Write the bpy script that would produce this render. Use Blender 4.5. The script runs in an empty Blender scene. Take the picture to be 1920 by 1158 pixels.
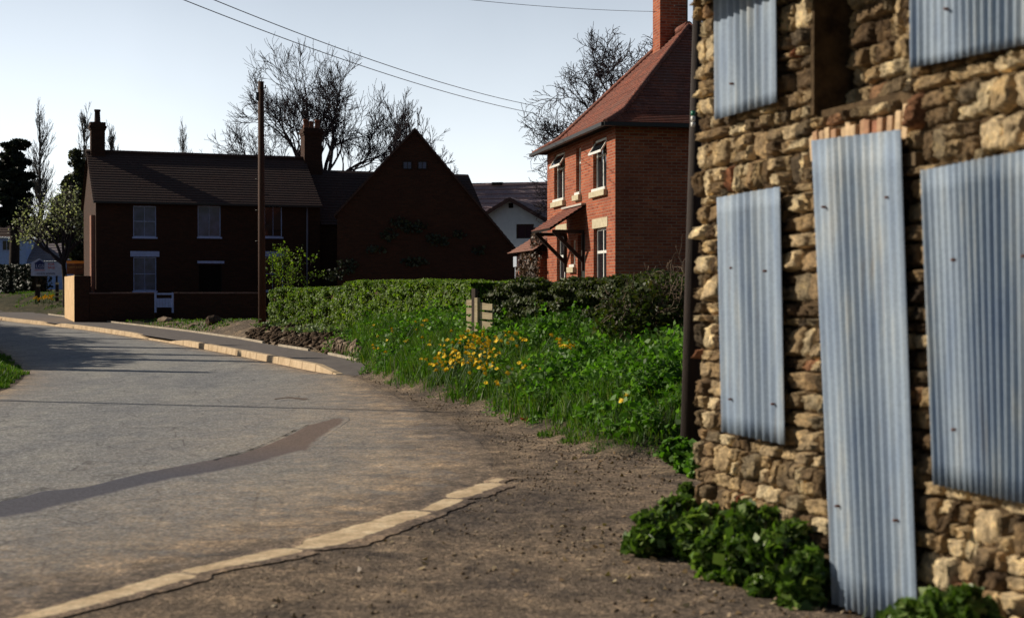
import bpy, math, random
import numpy as np
from mathutils import Vector, Matrix
R = math.radians
random.seed(7)
rng = np.random.default_rng(7)
sc = bpy.context.scene
col = sc.collection

# ------------------------------------------------------------------ camera, sky, sun, exposure
F = 2667.0            # focal length in photograph pixels (50 mm on 36 mm film, 1920 px wide)
PITCH = math.atan(34 / F)
EYE = 1.55
cam_d = bpy.data.cameras.new('camera')
cam = bpy.data.objects.new('camera', cam_d)
col.objects.link(cam)
cam_d.sensor_width = 36
cam_d.lens = 50
cam_d.clip_start = 0.1
cam_d.clip_end = 3000
cam_d.dof.use_dof = True
cam_d.dof.focus_distance = 30
cam_d.dof.aperture_fstop = 2.8
cam.location = (0, 0, EYE)
cam.rotation_euler = (R(90) - PITCH, 0, 0)
sc.camera = cam

SUN_EL = R(27)
SUN_AZ = (-0.96, 0.28)
world = bpy.data.worlds.new("World")
sc.world = world
world.use_nodes = True
wn = world.node_tree.nodes
wn.clear()
wo = wn.new('ShaderNodeOutputWorld')
wb = wn.new('ShaderNodeBackground')
ws = wn.new('ShaderNodeTexSky')
ws.sky_type = 'NISHITA'
ws.sun_disc = False
ws.sun_elevation = SUN_EL
ws.sun_rotation = math.atan2(SUN_AZ[0], SUN_AZ[1])
ws.air_density = 1.0
ws.dust_density = 1.0
ws.ozone_density = 1.5
wb.inputs['Strength'].default_value = 0.05
WL = world.node_tree.links
WL.new(ws.outputs[0], wb.inputs[0])
# thin bright spring haze in the sunward half of the sky, strongest low down
wt = wn.new('ShaderNodeTexCoord')
wdp = wn.new('ShaderNodeVectorMath'); wdp.operation = 'DOT_PRODUCT'; wdp.inputs[1].default_value = (-0.42, 0.90, 0.08)
WL.new(wt.outputs['Generated'], wdp.inputs[0])
w1 = wn.new('ShaderNodeMapRange'); w1.interpolation_type = 'SMOOTHSTEP'
w1.inputs['From Min'].default_value = 0.15; w1.inputs['From Max'].default_value = 0.95
WL.new(wdp.outputs['Value'], w1.inputs['Value'])
wsx = wn.new('ShaderNodeSeparateXYZ'); WL.new(wt.outputs['Generated'], wsx.inputs[0])
w2 = wn.new('ShaderNodeMapRange'); w2.inputs['From Min'].default_value = 0.04; w2.inputs['From Max'].default_value = 0.34
w2.inputs['To Min'].default_value = 1.0; w2.inputs['To Max'].default_value = 0.10
WL.new(wsx.outputs['Z'], w2.inputs['Value'])
wnz = wn.new('ShaderNodeTexNoise'); wnz.inputs['Scale'].default_value = 3.0; wnz.inputs['Detail'].default_value = 6
WL.new(wt.outputs['Generated'], wnz.inputs['Vector'])
w4 = wn.new('ShaderNodeMapRange'); w4.inputs['From Min'].default_value = 0.3; w4.inputs['From Max'].default_value = 0.7
w4.inputs['To Min'].default_value = 0.88; w4.inputs['To Max'].default_value = 1.08
WL.new(wnz.outputs['Fac'], w4.inputs['Value'])
w3 = wn.new('ShaderNodeMath'); w3.operation = 'MULTIPLY'; WL.new(w1.outputs[0], w3.inputs[0]); WL.new(w2.outputs[0], w3.inputs[1])
w5 = wn.new('ShaderNodeMath'); w5.operation = 'MULTIPLY'; WL.new(w3.outputs[0], w5.inputs[0]); WL.new(w4.outputs[0], w5.inputs[1])
wh = wn.new('ShaderNodeBackground'); wh.inputs['Color'].default_value = (0.90, 0.94, 1.0, 1)
w6 = wn.new('ShaderNodeMath'); w6.operation = 'MULTIPLY'; w6.inputs[1].default_value = 1.0; WL.new(w5.outputs[0], w6.inputs[0])
WL.new(w6.outputs[0], wh.inputs['Strength'])
wa = wn.new('ShaderNodeAddShader'); WL.new(wb.outputs[0], wa.inputs[0]); WL.new(wh.outputs[0], wa.inputs[1])
WL.new(wa.outputs[0], wo.inputs[0])
sd = bpy.data.lights.new('sun', 'SUN')
sd.energy = 5.0
sd.angle = R(0.5)
sd.color = (1.0, 0.9, 0.74)
sun = bpy.data.objects.new('sun', sd)
col.objects.link(sun)
sv = Vector((SUN_AZ[0] * math.cos(SUN_EL), SUN_AZ[1] * math.cos(SUN_EL), math.sin(SUN_EL)))
sun.rotation_euler = sv.to_track_quat('Z', 'Y').to_euler()
sun.location = (-30, 10, 30)
sc.view_settings.view_transform = 'Standard'
sc.view_settings.look = 'None'
sc.view_settings.exposure = 0.0
sc.view_settings.gamma = 1.0

# ------------------------------------------------------------------ helpers: pixels, terrain
cp, sp = math.cos(PITCH), math.sin(PITCH)
def ray(px, py):
    a, b = (px - 960) / F, -(py - 579) / F
    y = cp + b * sp
    z = b * cp - sp
    return a / y, z / y              # x and z per metre of depth
def W(px, py, D):
    a, b = ray(px, py)
    return Vector((a * D, D, EYE + b * D))
def kx(px):
    return ray(px, 560)[0]

def smooth(t):
    t = np.clip(t, 0, 1)
    return t * t * (3 - 2 * t)
def gbase(y):
    return np.interp(y, [0, 24, 40, 55, 65, 90, 120, 2000], [0, 0, .13, .27, .42, .75, 1.0, 1.0])
# foot line of the planted bank, from far left to right
BANK = np.array([(-14, 52.2), (-10.1, 45), (-7.4, 39.6), (-5.7, 35.5), (-4.2, 32.2), (-3.05, 28.2), (-2.75, 26.4), (-1.75, 22.6), (-.62, 19.4), (.1, 16.4), (.6, 14.2),
                 (.95, 13.2), (1.6, 13.2), (3.0, 13.6), (9, 14.5), (30, 16)], float)
def pl_dist(px, py, P):
    """signed distance to the polyline P (positive on the left of its direction)"""
    px = np.asarray(px, float); py = np.asarray(py, float)
    best = np.full(px.shape, 1e9); sg = np.ones(px.shape)
    for i in range(len(P) - 1):
        a, b = P[i], P[i + 1]
        d = b - a
        L2 = d @ d
        t = np.clip(((px - a[0]) * d[0] + (py - a[1]) * d[1]) / L2, 0, 1)
        qx, qy = a[0] + t * d[0], a[1] + t * d[1]
        dd = np.hypot(px - qx, py - qy)
        s = np.sign(d[0] * (py - a[1]) - d[1] * (px - a[0]))
        m = dd < best - 1e-9
        best = np.where(m, dd, best); sg = np.where(m, s, sg)
    return best * sg
def wob(x, y, f=1.0):
    return (np.sin(1.7 * f * x + .6) * np.cos(1.3 * f * y + 1.1) + .6 * np.sin(3.1 * f * x - 2.3 * f * y) + .4 * np.cos(5.3 * f * x + 4.1 * f * y))
def bank(x, y):
    d = pl_dist(x, y, BANK)
    H = np.interp(y, [13, 20, 30, 36, 44, 52, 60], [.95, 1.02, 1.0, .5, .45, .18, .05])
    Wd = np.interp(y, [13, 20, 30, 36, 44], [4.4, 2.8, 1.7, 1.5, 1.5])
    t = np.clip(d / Wd, 0, 1)
    h = H * (1 - (1 - t) ** 1.9)
    return np.where(d > 0, h + np.clip(d, 0, 1) * .03 * wob(x, y, 2.0), 0)
LEFTV = np.array([(-6.0, 3), (-7.4, 17), (-7.75, 21), (-8.75, 25.5), (-11, 31), (-14, 38), (-18.5, 47), (-24, 57), (-31, 66), (-44, 78), (-80, 100)], float)
def leftv(x, y):
    d = pl_dist(x, y, LEFTV)
    return np.where(d > 0, .14 * smooth(d / .5) + .25 * smooth(d / 6), 0)
MOUND = np.array([(-60, 90), (-27.5, 71), (-24, 68), (-21.2, 64.4), (-19, 60.4), (-17.1, 57.3)], float)
def mound_h(x, y):
    d = pl_dist(x, y, MOUND)
    return np.where(d > 0, .85 * smooth(d / 3.6) * np.clip((-15.0 - x) / 2.5, 0, 1), 0)
def ht(x, y):
    x = np.asarray(x, float); y = np.asarray(y, float)
    return gbase(y) + bank(x, y) + leftv(x, y) + mound_h(x, y)
def htf(x, y):
    return float(ht(np.array([x]), np.array([y]))[0])
def G(px, py, extra=0.0, ymax=140):
    a, b = ray(px, py)
    ys = np.arange(4, ymax, .05)
    z = EYE + b * ys
    h = ht(a * ys, ys) + extra
    i = np.argmax(z < h)
    if not (z < h).any():
        i = len(ys) - 1
    return Vector((a * ys[i], ys[i], float(h[i]) - extra))

# ------------------------------------------------------------------ helpers: meshes
def mesh_np(name, V, faces, mats, uv=None, smooth_=False, matidx=None, parent=None, attr=None):
    """V (n,3); faces: (m,k) array or list of such arrays"""
    if not isinstance(faces, list):
        faces = [faces]
    faces = [f for f in faces if len(f)]
    me = bpy.data.meshes.new(name)
    V = np.asarray(V, np.float32)
    me.vertices.add(len(V))
    me.vertices.foreach_set('co', V.ravel())
    loops = np.concatenate([f.ravel() for f in faces]).astype(np.int32)
    tot = np.concatenate([np.full(len(f), f.shape[1]) for f in faces]).astype(np.int32)
    start = np.concatenate([[0], np.cumsum(tot)[:-1]]).astype(np.int32)
    me.loops.add(len(loops))
    me.loops.foreach_set('vertex_index', loops)
    me.polygons.add(len(tot))
    me.polygons.foreach_set('loop_start', start)
    me.polygons.foreach_set('loop_total', tot)
    for m in (mats if isinstance(mats, (list, tuple)) else [mats]):
        me.materials.append(m)
    if matidx is not None:
        me.polygons.foreach_set('material_index', np.asarray(matidx, np.int32))
    if smooth_:
        me.polygons.foreach_set('use_smooth', np.ones(len(tot), bool))
    if uv is not None:
        l = me.uv_layers.new(name='UVMap')
        l.data.foreach_set('uv', np.asarray(uv, np.float32).ravel())
    if attr is not None:
        for k, v in attr.items():
            a = me.attributes.new(k, 'FLOAT', 'POINT')
            a.data.foreach_set('value', np.asarray(v, np.float32))
    me.update(calc_edges=True)
    me.validate()
    o = bpy.data.objects.new(name, me)
    col.objects.link(o)
    if parent:
        o.parent = parent
    return o

class MB:
    def __init__(s):
        s.v = []; s.f = []; s.m = []; s.sm = []
    def quad(s, *p, m=0):
        n = len(s.v)
        s.v += [tuple(q) for q in p]
        s.f.append(tuple(range(n, n + len(p)))); s.m.append(m); s.sm.append(False)
    def box(s, a, b, m=0, M=None, taper=0):
        (x0, y0, z0), (x1, y1, z1) = a, b
        P = [(x0, y0, z0), (x1, y0, z0), (x1, y1, z0), (x0, y1, z0),
             (x0 + taper, y0 + taper, z1), (x1 - taper, y0 + taper, z1), (x1 - taper, y1 - taper, z1), (x0 + taper, y1 - taper, z1)]
        if M is not None:
            P = [tuple(M @ Vector(p)) for p in P]
        n = len(s.v); s.v += P
        for f in ((0, 3, 2, 1), (4, 5, 6, 7), (0, 1, 5, 4), (1, 2, 6, 5), (2, 3, 7, 6), (3, 0, 4, 7)):
            s.f.append(tuple(n + i for i in f)); s.m.append(m); s.sm.append(False)
    def beam(s, p, q, w, h, m=0):
        """rectangular bar from p to q"""
        p, q = Vector(p), Vector(q)
        d = (q - p).normalized()
        up = Vector((0, 0, 1)) if abs(d.z) < .95 else Vector((0, 1, 0))
        a = d.cross(up).normalized() * w / 2
        b = a.cross(d).normalized() * h / 2
        P = [p - a - b, p + a - b, p + a + b, p - a + b, q - a - b, q + a - b, q + a + b, q - a + b]
        n = len(s.v); s.v += [tuple(x) for x in P]
        for f in ((0, 1, 2, 3), (7, 6, 5, 4), (0, 4, 5, 1), (1, 5, 6, 2), (2, 6, 7, 3), (3, 7, 4, 0)):
            s.f.append(tuple(n + i for i in f)); s.m.append(m); s.sm.append(False)
    def tube(s, pts, rad, n=6, m=0, cap=True):
        pts = [Vector(p) for p in pts]
        if not hasattr(rad, '__len__'):
            rad = [rad] * len(pts)
        base = len(s.v)
        for i, p in enumerate(pts):
            d = (pts[min(i + 1, len(pts) - 1)] - pts[max(i - 1, 0)])
            if d.length < 1e-9: d = Vector((0, 0, 1))
            d.normalize()
            a = d.cross(Vector((.31, .17, .93)) if abs(d.z) < .9 else Vector((1, 0, .1))).normalized()
            b = d.cross(a)
            for k in range(n):
                t = 2 * math.pi * k / n
                s.v.append(tuple(p + (a * math.cos(t) + b * math.sin(t)) * rad[i]))
        for i in range(len(pts) - 1):
            for k in range(n):
                k2 = (k + 1) % n
                s.f.append((base + i * n + k, base + i * n + k2, base + (i + 1) * n + k2, base + (i + 1) * n + k))
                s.m.append(m); s.sm.append(True)
        if cap:
            s.f.append(tuple(base + k for k in range(n))[::-1]); s.m.append(m); s.sm.append(False)
            e = base + (len(pts) - 1) * n
            s.f.append(tuple(e + k for k in range(n))); s.m.append(m); s.sm.append(False)
    def build(s, name, mats, parent=None, loc=None, bevel=0):
        me = bpy.data.meshes.new(name)
        me.from_pydata(s.v, [], s.f)
        for m in (mats if isinstance(mats, (list, tuple)) else [mats]):
            me.materials.append(m)
        me.polygons.foreach_set('material_index', s.m)
        me.polygons.foreach_set('use_smooth', s.sm)
        uvl = me.uv_layers.new(name='UVMap')
        Z = Vector((0, 0, 1))
        for p in me.polygons:
            n = p.normal
            t = Z.cross(n)
            if t.length < 1e-3: t = Vector((1, 0, 0))
            t.normalize(); b = n.cross(t)
            for li in p.loop_indices:
                co = me.vertices[me.loops[li].vertex_index].co
                uvl.data[li].uv = (co.dot(t), co.dot(b))
        me.update()
        o = bpy.data.objects.new(name, me)
        col.objects.link(o)
        if parent: o.parent = parent
        if loc is not None: o.location = loc
        if bevel:
            b = o.modifiers.new('bevel', 'BEVEL'); b.width = bevel; b.segments = 2; b.limit_method = 'ANGLE'
        return o

def tag(o, label, cat, group=None):
    o['label'] = label; o['category'] = cat
    if group: o['group'] = group
    return o
def structure(o):
    o['kind'] = 'structure'; return o
def stuff(o, label=None, cat=None):
    o['kind'] = 'stuff'
    if label: o['label'] = label
    if cat: o['category'] = cat
    return o
def thing(name, label, cat, loc=(0, 0, 0), rotz=0.0, group=None):
    o = bpy.data.objects.new(name, None)
    col.objects.link(o)
    o.empty_display_size = .2
    o.location = loc; o.rotation_euler = (0, 0, rotz)
    return tag(o, label, cat, group)

# ------------------------------------------------------------------ helpers: materials
def newmat(name):
    m = bpy.data.materials.new(name); m.use_nodes = True
    nt = m.node_tree
    b = nt.nodes['Principled BSDF']
    return m, nt, b
def ramp(nt, fac, stops):
    r = nt.nodes.new('ShaderNodeValToRGB')
    e = r.color_ramp.elements
    while len(e) < len(stops): e.new(0.5)
    for i, (p, c) in enumerate(stops):
        e[i].position = p; e[i].color = (*c, 1) if len(c) == 3 else c
    nt.links.new(fac, r.inputs[0])
    return r.outputs[0]
def noise(nt, vec, scale, detail=4, rough=.6, dist=0.0):
    n = nt.nodes.new('ShaderNodeTexNoise')
    n.inputs['Scale'].default_value = scale; n.inputs['Detail'].default_value = detail
    n.inputs['Roughness'].default_value = rough; n.inputs['Distortion'].default_value = dist
    if vec is not None: nt.links.new(vec, n.inputs['Vector'])
    return n.outputs['Fac']
def coord(nt, kind='Object', scale=None):
    t = nt.nodes.new('ShaderNodeTexCoord').outputs[kind]
    if scale:
        m = nt.nodes.new('ShaderNodeMapping'); m.inputs['Scale'].default_value = scale
        nt.links.new(t, m.inputs[0]); t = m.outputs[0]
    return t
def mixc(nt, fac, a, b, mode='MIX'):
    m = nt.nodes.new('ShaderNodeMix'); m.data_type = 'RGBA'; m.blend_type = mode
    for s, v in ((0, fac), (6, a), (7, b)):
        if isinstance(v, (int, float)): m.inputs[s].default_value = v
        elif isinstance(v, tuple): m.inputs[s].default_value = (*v, 1)
        else: nt.links.new(v, m.inputs[s])
    return m.outputs[2]
def math_(nt, op, a, b=0.0, clamp=False):
    m = nt.nodes.new('ShaderNodeMath'); m.operation = op; m.use_clamp = clamp
    for i, v in ((0, a), (1, b)):
        if isinstance(v, (int, float)): m.inputs[i].default_value = v
        else: nt.links.new(v, m.inputs[i])
    return m.outputs[0]
def bump(nt, b, h, strength, dist):
    n = nt.nodes.new('ShaderNodeBump'); n.inputs['Strength'].default_value = strength; n.inputs['Distance'].default_value = dist
    nt.links.new(h, n.inputs['Height']); nt.links.new(n.outputs[0], b.inputs['Normal'])
def island(nt):
    return nt.nodes.new('ShaderNodeNewGeometry').outputs['Random Per Island']

def m_noise(name, c1, c2, scale=3.0, rough=.8, bs=.3, bd=.01, bscale=None, metal=0, spec=.3, space='Object', sc3=None, c3=None):
    m, nt, b = newmat(name)
    v = coord(nt, space, sc3)
    n1 = noise(nt, v, scale, 6, .65)
    stops = [(.3, c1), (.7, c2)] if c3 is None else [(.28, c1), (.5, c2), (.72, c3)]
    c = ramp(nt, n1, stops)
    nt.links.new(c, b.inputs['Base Color'])
    b.inputs['Roughness'].default_value = rough; b.inputs['Metallic'].default_value = metal
    b.inputs['Specular IOR Level'].default_value = spec
    if bs: bump(nt, b, noise(nt, v, bscale or scale * 6, 5, .7), bs, bd)
    return m
def m_brick(name, c1, c2, mortar, bw=.235, bh=.075, msize=.012, stain=(.3, .2, .15), stain_amt=.35, rough=.9):
    m, nt, b = newmat(name)
    uv = coord(nt, 'UV')
    t = nt.nodes.new('ShaderNodeTexBrick')
    t.inputs['Scale'].default_value = 1
    t.inputs['Brick Width'].default_value = bw; t.inputs['Row Height'].default_value = bh
    t.inputs['Mortar Size'].default_value = msize; t.inputs['Mortar Smooth'].default_value = .3
    t.inputs['Bias'].default_value = 0
    t.inputs['Color1'].default_value = (*c1, 1); t.inputs['Color2'].default_value = (*c2, 1); t.inputs['Mortar'].default_value = (*mortar, 1)
    nt.links.new(uv, t.inputs[0])
    v = coord(nt, 'Object')
    n = noise(nt, v, .9, 6, .7)
    n2 = noise(nt, v, 14, 4, .7)
    f = math_(nt, 'MULTIPLY', ramp(nt, n, [(.4, (0, 0, 0)), (.7, (1, 1, 1))]), stain_amt)
    c = mixc(nt, f, t.outputs['Color'], stain)
    c = mixc(nt, .5, c, ramp(nt, n2, [(.3, (.55, .55, .55)), (.7, (1.2, 1.2, 1.2))]), 'MULTIPLY')
    nt.links.new(c, b.inputs['Base Color'])
    b.inputs['Roughness'].default_value = rough
    b.inputs['Specular IOR Level'].default_value = .2
    h = math_(nt, 'ADD', math_(nt, 'MULTIPLY', t.outputs['Fac'], -1), math_(nt, 'MULTIPLY', n2, .4))
    bump(nt, b, h, .6, .008)
    return m
def m_tile(name, c1, c2, c3, lichen=None, tw=.17, rh=.1):
    m, nt, b = newmat(name)
    uv = coord(nt, 'UV')
    t = nt.nodes.new('ShaderNodeTexBrick')
    t.inputs['Scale'].default_value = 1
    t.inputs['Brick Width'].default_value = tw; t.inputs['Row Height'].default_value = rh
    t.inputs['Mortar Size'].default_value = .006; t.inputs['Bias'].default_value = 0
    t.inputs['Color1'].default_value = (*c1, 1); t.inputs['Color2'].default_value = (*c2, 1)
    t.inputs['Mortar'].default_value = (c3[0] * .3, c3[1] * .3, c3[2] * .3, 1)
    nt.links.new(uv, t.inputs[0])
    v = coord(nt, 'Object')
    n = noise(nt, v, 1.2, 7, .75)
    c = mixc(nt, ramp(nt, n, [(.4, (0, 0, 0)), (.65, (1, 1, 1))]), t.outputs['Color'], c3)
    if lichen:
        n3 = noise(nt, v, 9, 5, .8)
        c = mixc(nt, ramp(nt, n3, [(.58, (0, 0, 0)), (.68, (.8, .8, .8))]), c, lichen)
    nt.links.new(c, b.inputs['Base Color'])
    b.inputs['Roughness'].default_value = .85; b.inputs['Specular IOR Level'].default_value = .25
    h = math_(nt, 'ADD', math_(nt, 'MULTIPLY', t.outputs['Fac'], -1), math_(nt, 'MULTIPLY', noise(nt, v, 12, 4), .5))
    bump(nt, b, h, .5, .01)
    return m
def m_leaf(name, cols, trans=.3, rough=.55, big=None):
    m, nt, b = newmat(name)
    r = island(nt)
    n = len(cols)
    c = ramp(nt, r, [(i / (n - 1), cols[i]) for i in range(n)])
    v = coord(nt, 'Object')
    nn = noise(nt, v, big or 1.2, 3, .6)
    c = mixc(nt, .75, c, ramp(nt, nn, [(.3, (.5, .55, .5)), (.7, (1.25, 1.2, 1.1))]), 'MULTIPLY')
    nt.links.new(c, b.inputs['Base Color'])
    b.inputs['Roughness'].default_value = rough; b.inputs['Specular IOR Level'].default_value = .35
    tr = nt.nodes.new('ShaderNodeBsdfTranslucent')
    nt.links.new(mixc(nt, 1.0, c, (1.1, 1.25, .5), 'MULTIPLY'), tr.inputs[0])
    mx = nt.nodes.new('ShaderNodeMixShader'); mx.inputs[0].default_value = trans
    nt.links.new(b.outputs[0], mx.inputs[1]); nt.links.new(tr.outputs[0], mx.inputs[2])
    nt.links.new(mx.outputs[0], nt.nodes['Material Output'].inputs[0])
    return m
def m_plain(name, c, rough=.5, metal=0, spec=.4):
    m, nt, b = newmat(name)
    v = coord(nt, 'Object')
    n = noise(nt, v, 8, 5, .7)
    nt.links.new(ramp(nt, n, [(.3, tuple(x * .8 for x in c)), (.7, tuple(min(x * 1.1, 1) for x in c))]), b.inputs['Base Color'])
    b.inputs['Roughness'].default_value = rough; b.inputs['Metallic'].default_value = metal; b.inputs['Specular IOR Level'].default_value = spec
    return m

M_soil = m_noise('soil', (.035, .022, .014), (.11, .075, .05), 5, .95, .8, .03, 18, spec=.1)
M_bark = m_noise('bark', (.018, .013, .012), (.05, .038, .032), 6, .95, .5, .01, spec=.1)
M_pole = m_noise('pole_wood', (.012, .008, .007), (.04, .026, .02), 4, .8, .5, .01, sc3=(8, 8, .6), spec=.3)
M_bpole = m_noise('pole_creosote', (.035, .014, .008), (.085, .035, .018), 4, .8, .5, .01, sc3=(8, 8, .6), spec=.3)
M_wire = m_plain('wire_grey', (.16, .15, .18), .6)
M_white = m_plain('white_paint', (.78, .77, .72), .45)
M_stonesill = m_noise('sill_stone', (.42, .36, .24), (.62, .54, .38), 8, .9, .4, .005, spec=.2)
M_glass, _nt, _b = newmat('window_glass')
_b.inputs['Base Color'].default_value = (.012, .014, .018, 1); _b.inputs['Roughness'].default_value = .06
M_curtain, _nt, _b = newmat('net_curtain_glass')
_c = ramp(_nt, noise(_nt, coord(_nt, 'Object'), 3, 4), [(.3, (.02, .025, .06)), (.7, (.09, .10, .22))])
_nt.links.new(_c, _b.inputs['Base Color']); _b.inputs['Roughness'].default_value = .15
M_dark = m_plain('dark_interior', (.012, .009, .007), .9, spec=.1)
M_gutter = m_plain('gutter_black', (.02, .018, .018), .5)
M_concrete = m_noise('concrete', (.30, .25, .19), (.55, .47, .36), 3, .9, .4, .006, 40, spec=.2)
M_lead = m_plain('lead_flashing', (.30, .30, .32), .6)

# ------------------------------------------------------------------ ground, road, pavement
def fine(a, b, st, lo, hi, g=1.25):
    m = list(np.arange(a, b + 1e-6, st))
    s = st; x = m[-1]; up = []
    while x < hi:
        s *= g; x += s; up.append(min(x, hi))
    s = st; x = m[0]; dn = []
    while x > lo:
        s *= g; x -= s; dn.append(max(x, lo))
    return np.array(dn[::-1] + m + up)
xs = fine(-14, 6, .2, -900, 900)
ys = np.unique(np.concatenate([fine(3, 56, .2, -300, 1500), [65, 90, 120]]))
X, Y = np.meshgrid(xs, ys)
Zg = ht(X, Y)
nx, ny = len(xs), len(ys)
gi = np.arange(nx * ny).reshape(ny, nx)
quads = np.stack([gi[:-1, :-1], gi[:-1, 1:], gi[1:, 1:], gi[1:, :-1]], -1).reshape(-1, 4)
bd = pl_dist(X, Y, BANK); ld = pl_dist(X, Y, LEFTV)
green = np.clip(np.maximum(smooth((bd + .1) / .5) * np.where(Y > 33.5, .12, 1), smooth(ld / .4)), 0, 1)
green = np.where(Y > 52, .7, green)
def voro(nt, vec, scale, out='Distance', feat='F1'):
    n = nt.nodes.new('ShaderNodeTexVoronoi'); n.feature = feat; n.inputs['Scale'].default_value = scale
    nt.links.new(vec, n.inputs['Vector']); return n.outputs[out]
def dirt(nt, v):
    """trodden dirt and broken tarmac: returns colour, height"""
    a = noise(nt, v, .55, 7, .72, .5); b_ = noise(nt, v, 3.4, 8, .78, .4); c_ = noise(nt, v, 26, 8, .85)
    pc = voro(nt, v, 55, 'Color'); pd_ = voro(nt, v, 55)
    col_ = ramp(nt, b_, [(.33, (.078, .066, .060)), (.47, (.175, .145, .118)), (.58, (.275, .222, .172)), (.70, (.50, .395, .28))])
    col_ = mixc(nt, .8, col_, ramp(nt, a, [(.36, (.55, .55, .6)), (.62, (1.4, 1.3, 1.15))]), 'MULTIPLY')
    col_ = mixc(nt, .85, col_, ramp(nt, c_, [(.38, (.38, .37, .37)), (.6, (1.6, 1.55, 1.5))]), 'MULTIPLY')
    bw = nt.nodes.new('ShaderNodeRGBToBW'); nt.links.new(pc, bw.inputs[0])
    col_ = mixc(nt, .55, col_, ramp(nt, bw.outputs[0], [(.2, (.45, .44, .43)), (.6, (1, 1, 1)), (.85, (2.0, 1.9, 1.75))]), 'MULTIPLY')
    h = math_(nt, 'ADD', math_(nt, 'MULTIPLY', b_, 1.2), math_(nt, 'SUBTRACT', math_(nt, 'MULTIPLY', c_, .7), math_(nt, 'MULTIPLY', pd_, .5)))
    return col_, h
def asphalt(nt, v):
    big = noise(nt, coord(nt, 'Object', (.5, .16, 1)), 1.4, 6, .65, .5)
    mid = noise(nt, v, 2.6, 8, .8, .3)
    fin = noise(nt, v, 38, 8, .88)
    c = ramp(nt, big, [(.3, (.21, .215, .228)), (.5, (.275, .273, .27)), (.7, (.35, .335, .305))])
    c = mixc(nt, .6, c, ramp(nt, mid, [(.33, (.58, .59, .64)), (.66, (1.25, 1.2, 1.12))]), 'MULTIPLY')
    c = mixc(nt, .9, c, ramp(nt, fin, [(.38, (.42, .42, .43)), (.60, (1.55, 1.55, 1.53))]), 'MULTIPLY')
    bw = nt.nodes.new('ShaderNodeRGBToBW'); nt.links.new(voro(nt, v, 48, 'Color'), bw.inputs[0])
    c = mixc(nt, .6, c, ramp(nt, bw.outputs[0], [(.2, (.5, .5, .5)), (.55, (1, 1, 1)), (.85, (1.9, 1.9, 1.85))]), 'MULTIPLY')
    cr = voro(nt, coord(nt, 'Object', (1, .7, 1)), 1.6, 'Distance', 'DISTANCE_TO_EDGE')
    c = mixc(nt, ramp(nt, math_(nt, 'ADD', cr, math_(nt, 'MULTIPLY', math_(nt, 'SUBTRACT', mid, .5), .12)), [(.0, (.55, .55, .55)), (.012, (0, 0, 0))]), c, (.07, .065, .065))
    return c, fin, mid
m, nt, b = newmat('ground_dirt_and_tarmac')
v = coord(nt, 'Object')
at = nt.nodes.new('ShaderNodeAttribute'); at.attribute_name = 'green'
c, hgt_ = dirt(nt, v); n3 = noise(nt, v, 3.2, 6, .7)
gc = ramp(nt, n3, [(.35, (.012, .02, .006)), (.7, (.04, .05, .018))])
c = mixc(nt, at.outputs['Fac'], c, gc)
nt.links.new(c, b.inputs['Base Color']); b.inputs['Roughness'].default_value = .95; b.inputs['Specular IOR Level'].default_value = .12
bump(nt, b, hgt_, .9, .035)
structure(mesh_np('ground', np.stack([X, Y, Zg], -1).reshape(-1, 3), quads, m, smooth_=True, attr={'green': green.ravel()}))

def resample(P, n):
    P = np.asarray(P, float)
    d = np.concatenate([[0], np.cumsum(np.hypot(*(P[1:, :2] - P[:-1, :2]).T))])
    t = np.linspace(0, d[-1], n)
    return np.stack([np.interp(t, d, P[:, k]) for k in range(P.shape[1])], -1)
def chaikin(P, n=2):
    P = np.asarray(P, float)
    for _ in range(n):
        Q = np.empty((2 * len(P) - 2, P.shape[1]))
        Q[0::2] = .75 * P[:-1] + .25 * P[1:]; Q[1::2] = .25 * P[:-1] + .75 * P[1:]
        P = np.vstack([P[:1], Q, P[-1:]])
    return P
KPX = [(-60, 592), (0, 600), (80, 609), (160, 618), (250, 632), (330, 645), (430, 664), (520, 682), (590, 697), (628, 703)]
KW = [G(*p) for p in KPX]
KERB = np.array([(p.x, p.y) for p in KW])
RIGHT = chaikin(np.vstack([[(-4.3, 2.6), (-3.2, 4.8), (-2.27, 6.7), (-1.73, 7.8), (-1.37, 8.3), (-.6, 9.96), (-.12, 11.6), (-.12, 13.6), (-.55, 16.4), (-1.35, 19.6), (-2.2, 23.2), (-2.9, 26.2)],
                           KERB[::-1] + (-.0, 0), [(-27, 68), (-40, 84), (-76, 104)]]), 2)
LEFT = chaikin(LEFTV + (.12, 0), 2)
A, B_ = resample(RIGHT, 420), None
LP = resample(LEFT, 420)
# pair rows by depth so the strip does not shear
lt = np.interp(np.maximum.accumulate(A[:, 1]), LEFT[:, 1], np.arange(len(LEFT)))
B_ = np.stack([np.interp(lt, np.arange(len(LEFT)), LEFT[:, 0]), np.interp(lt, np.arange(len(LEFT)), LEFT[:, 1])], -1)
for _ in range(8):
    B_[1:-1] = (B_[:-2] + B_[2:]) / 2 * .5 + B_[1:-1] * .5
nc = 44
T = np.linspace(0, 1, nc) ** 1.5
RX = A[:, None, 0] * (1 - T) + B_[:, None, 0] * T
RY = A[:, None, 1] * (1 - T) + B_[:, None, 1] * T
RX = RX + (T < .01) * .05 * wob(RX, RY, 3)
RZ = gbase(RY) + .007 - np.where(T < .01, .012, 0)
wd = np.hypot(A[:, 0] - B_[:, 0], A[:, 1] - B_[:, 1])[:, None]
dr = T[None] * wd; dl = (1 - T[None]) * wd
dust = 1.25 * np.exp(-dr / np.interp(RY, [5, 9, 14, 20, 30, 60], [1.7, 1.3, 1.3, .9, .25, .2])) + .8 * np.exp(-dl / .35)
gi = np.arange(420 * nc).reshape(420, nc)
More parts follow.
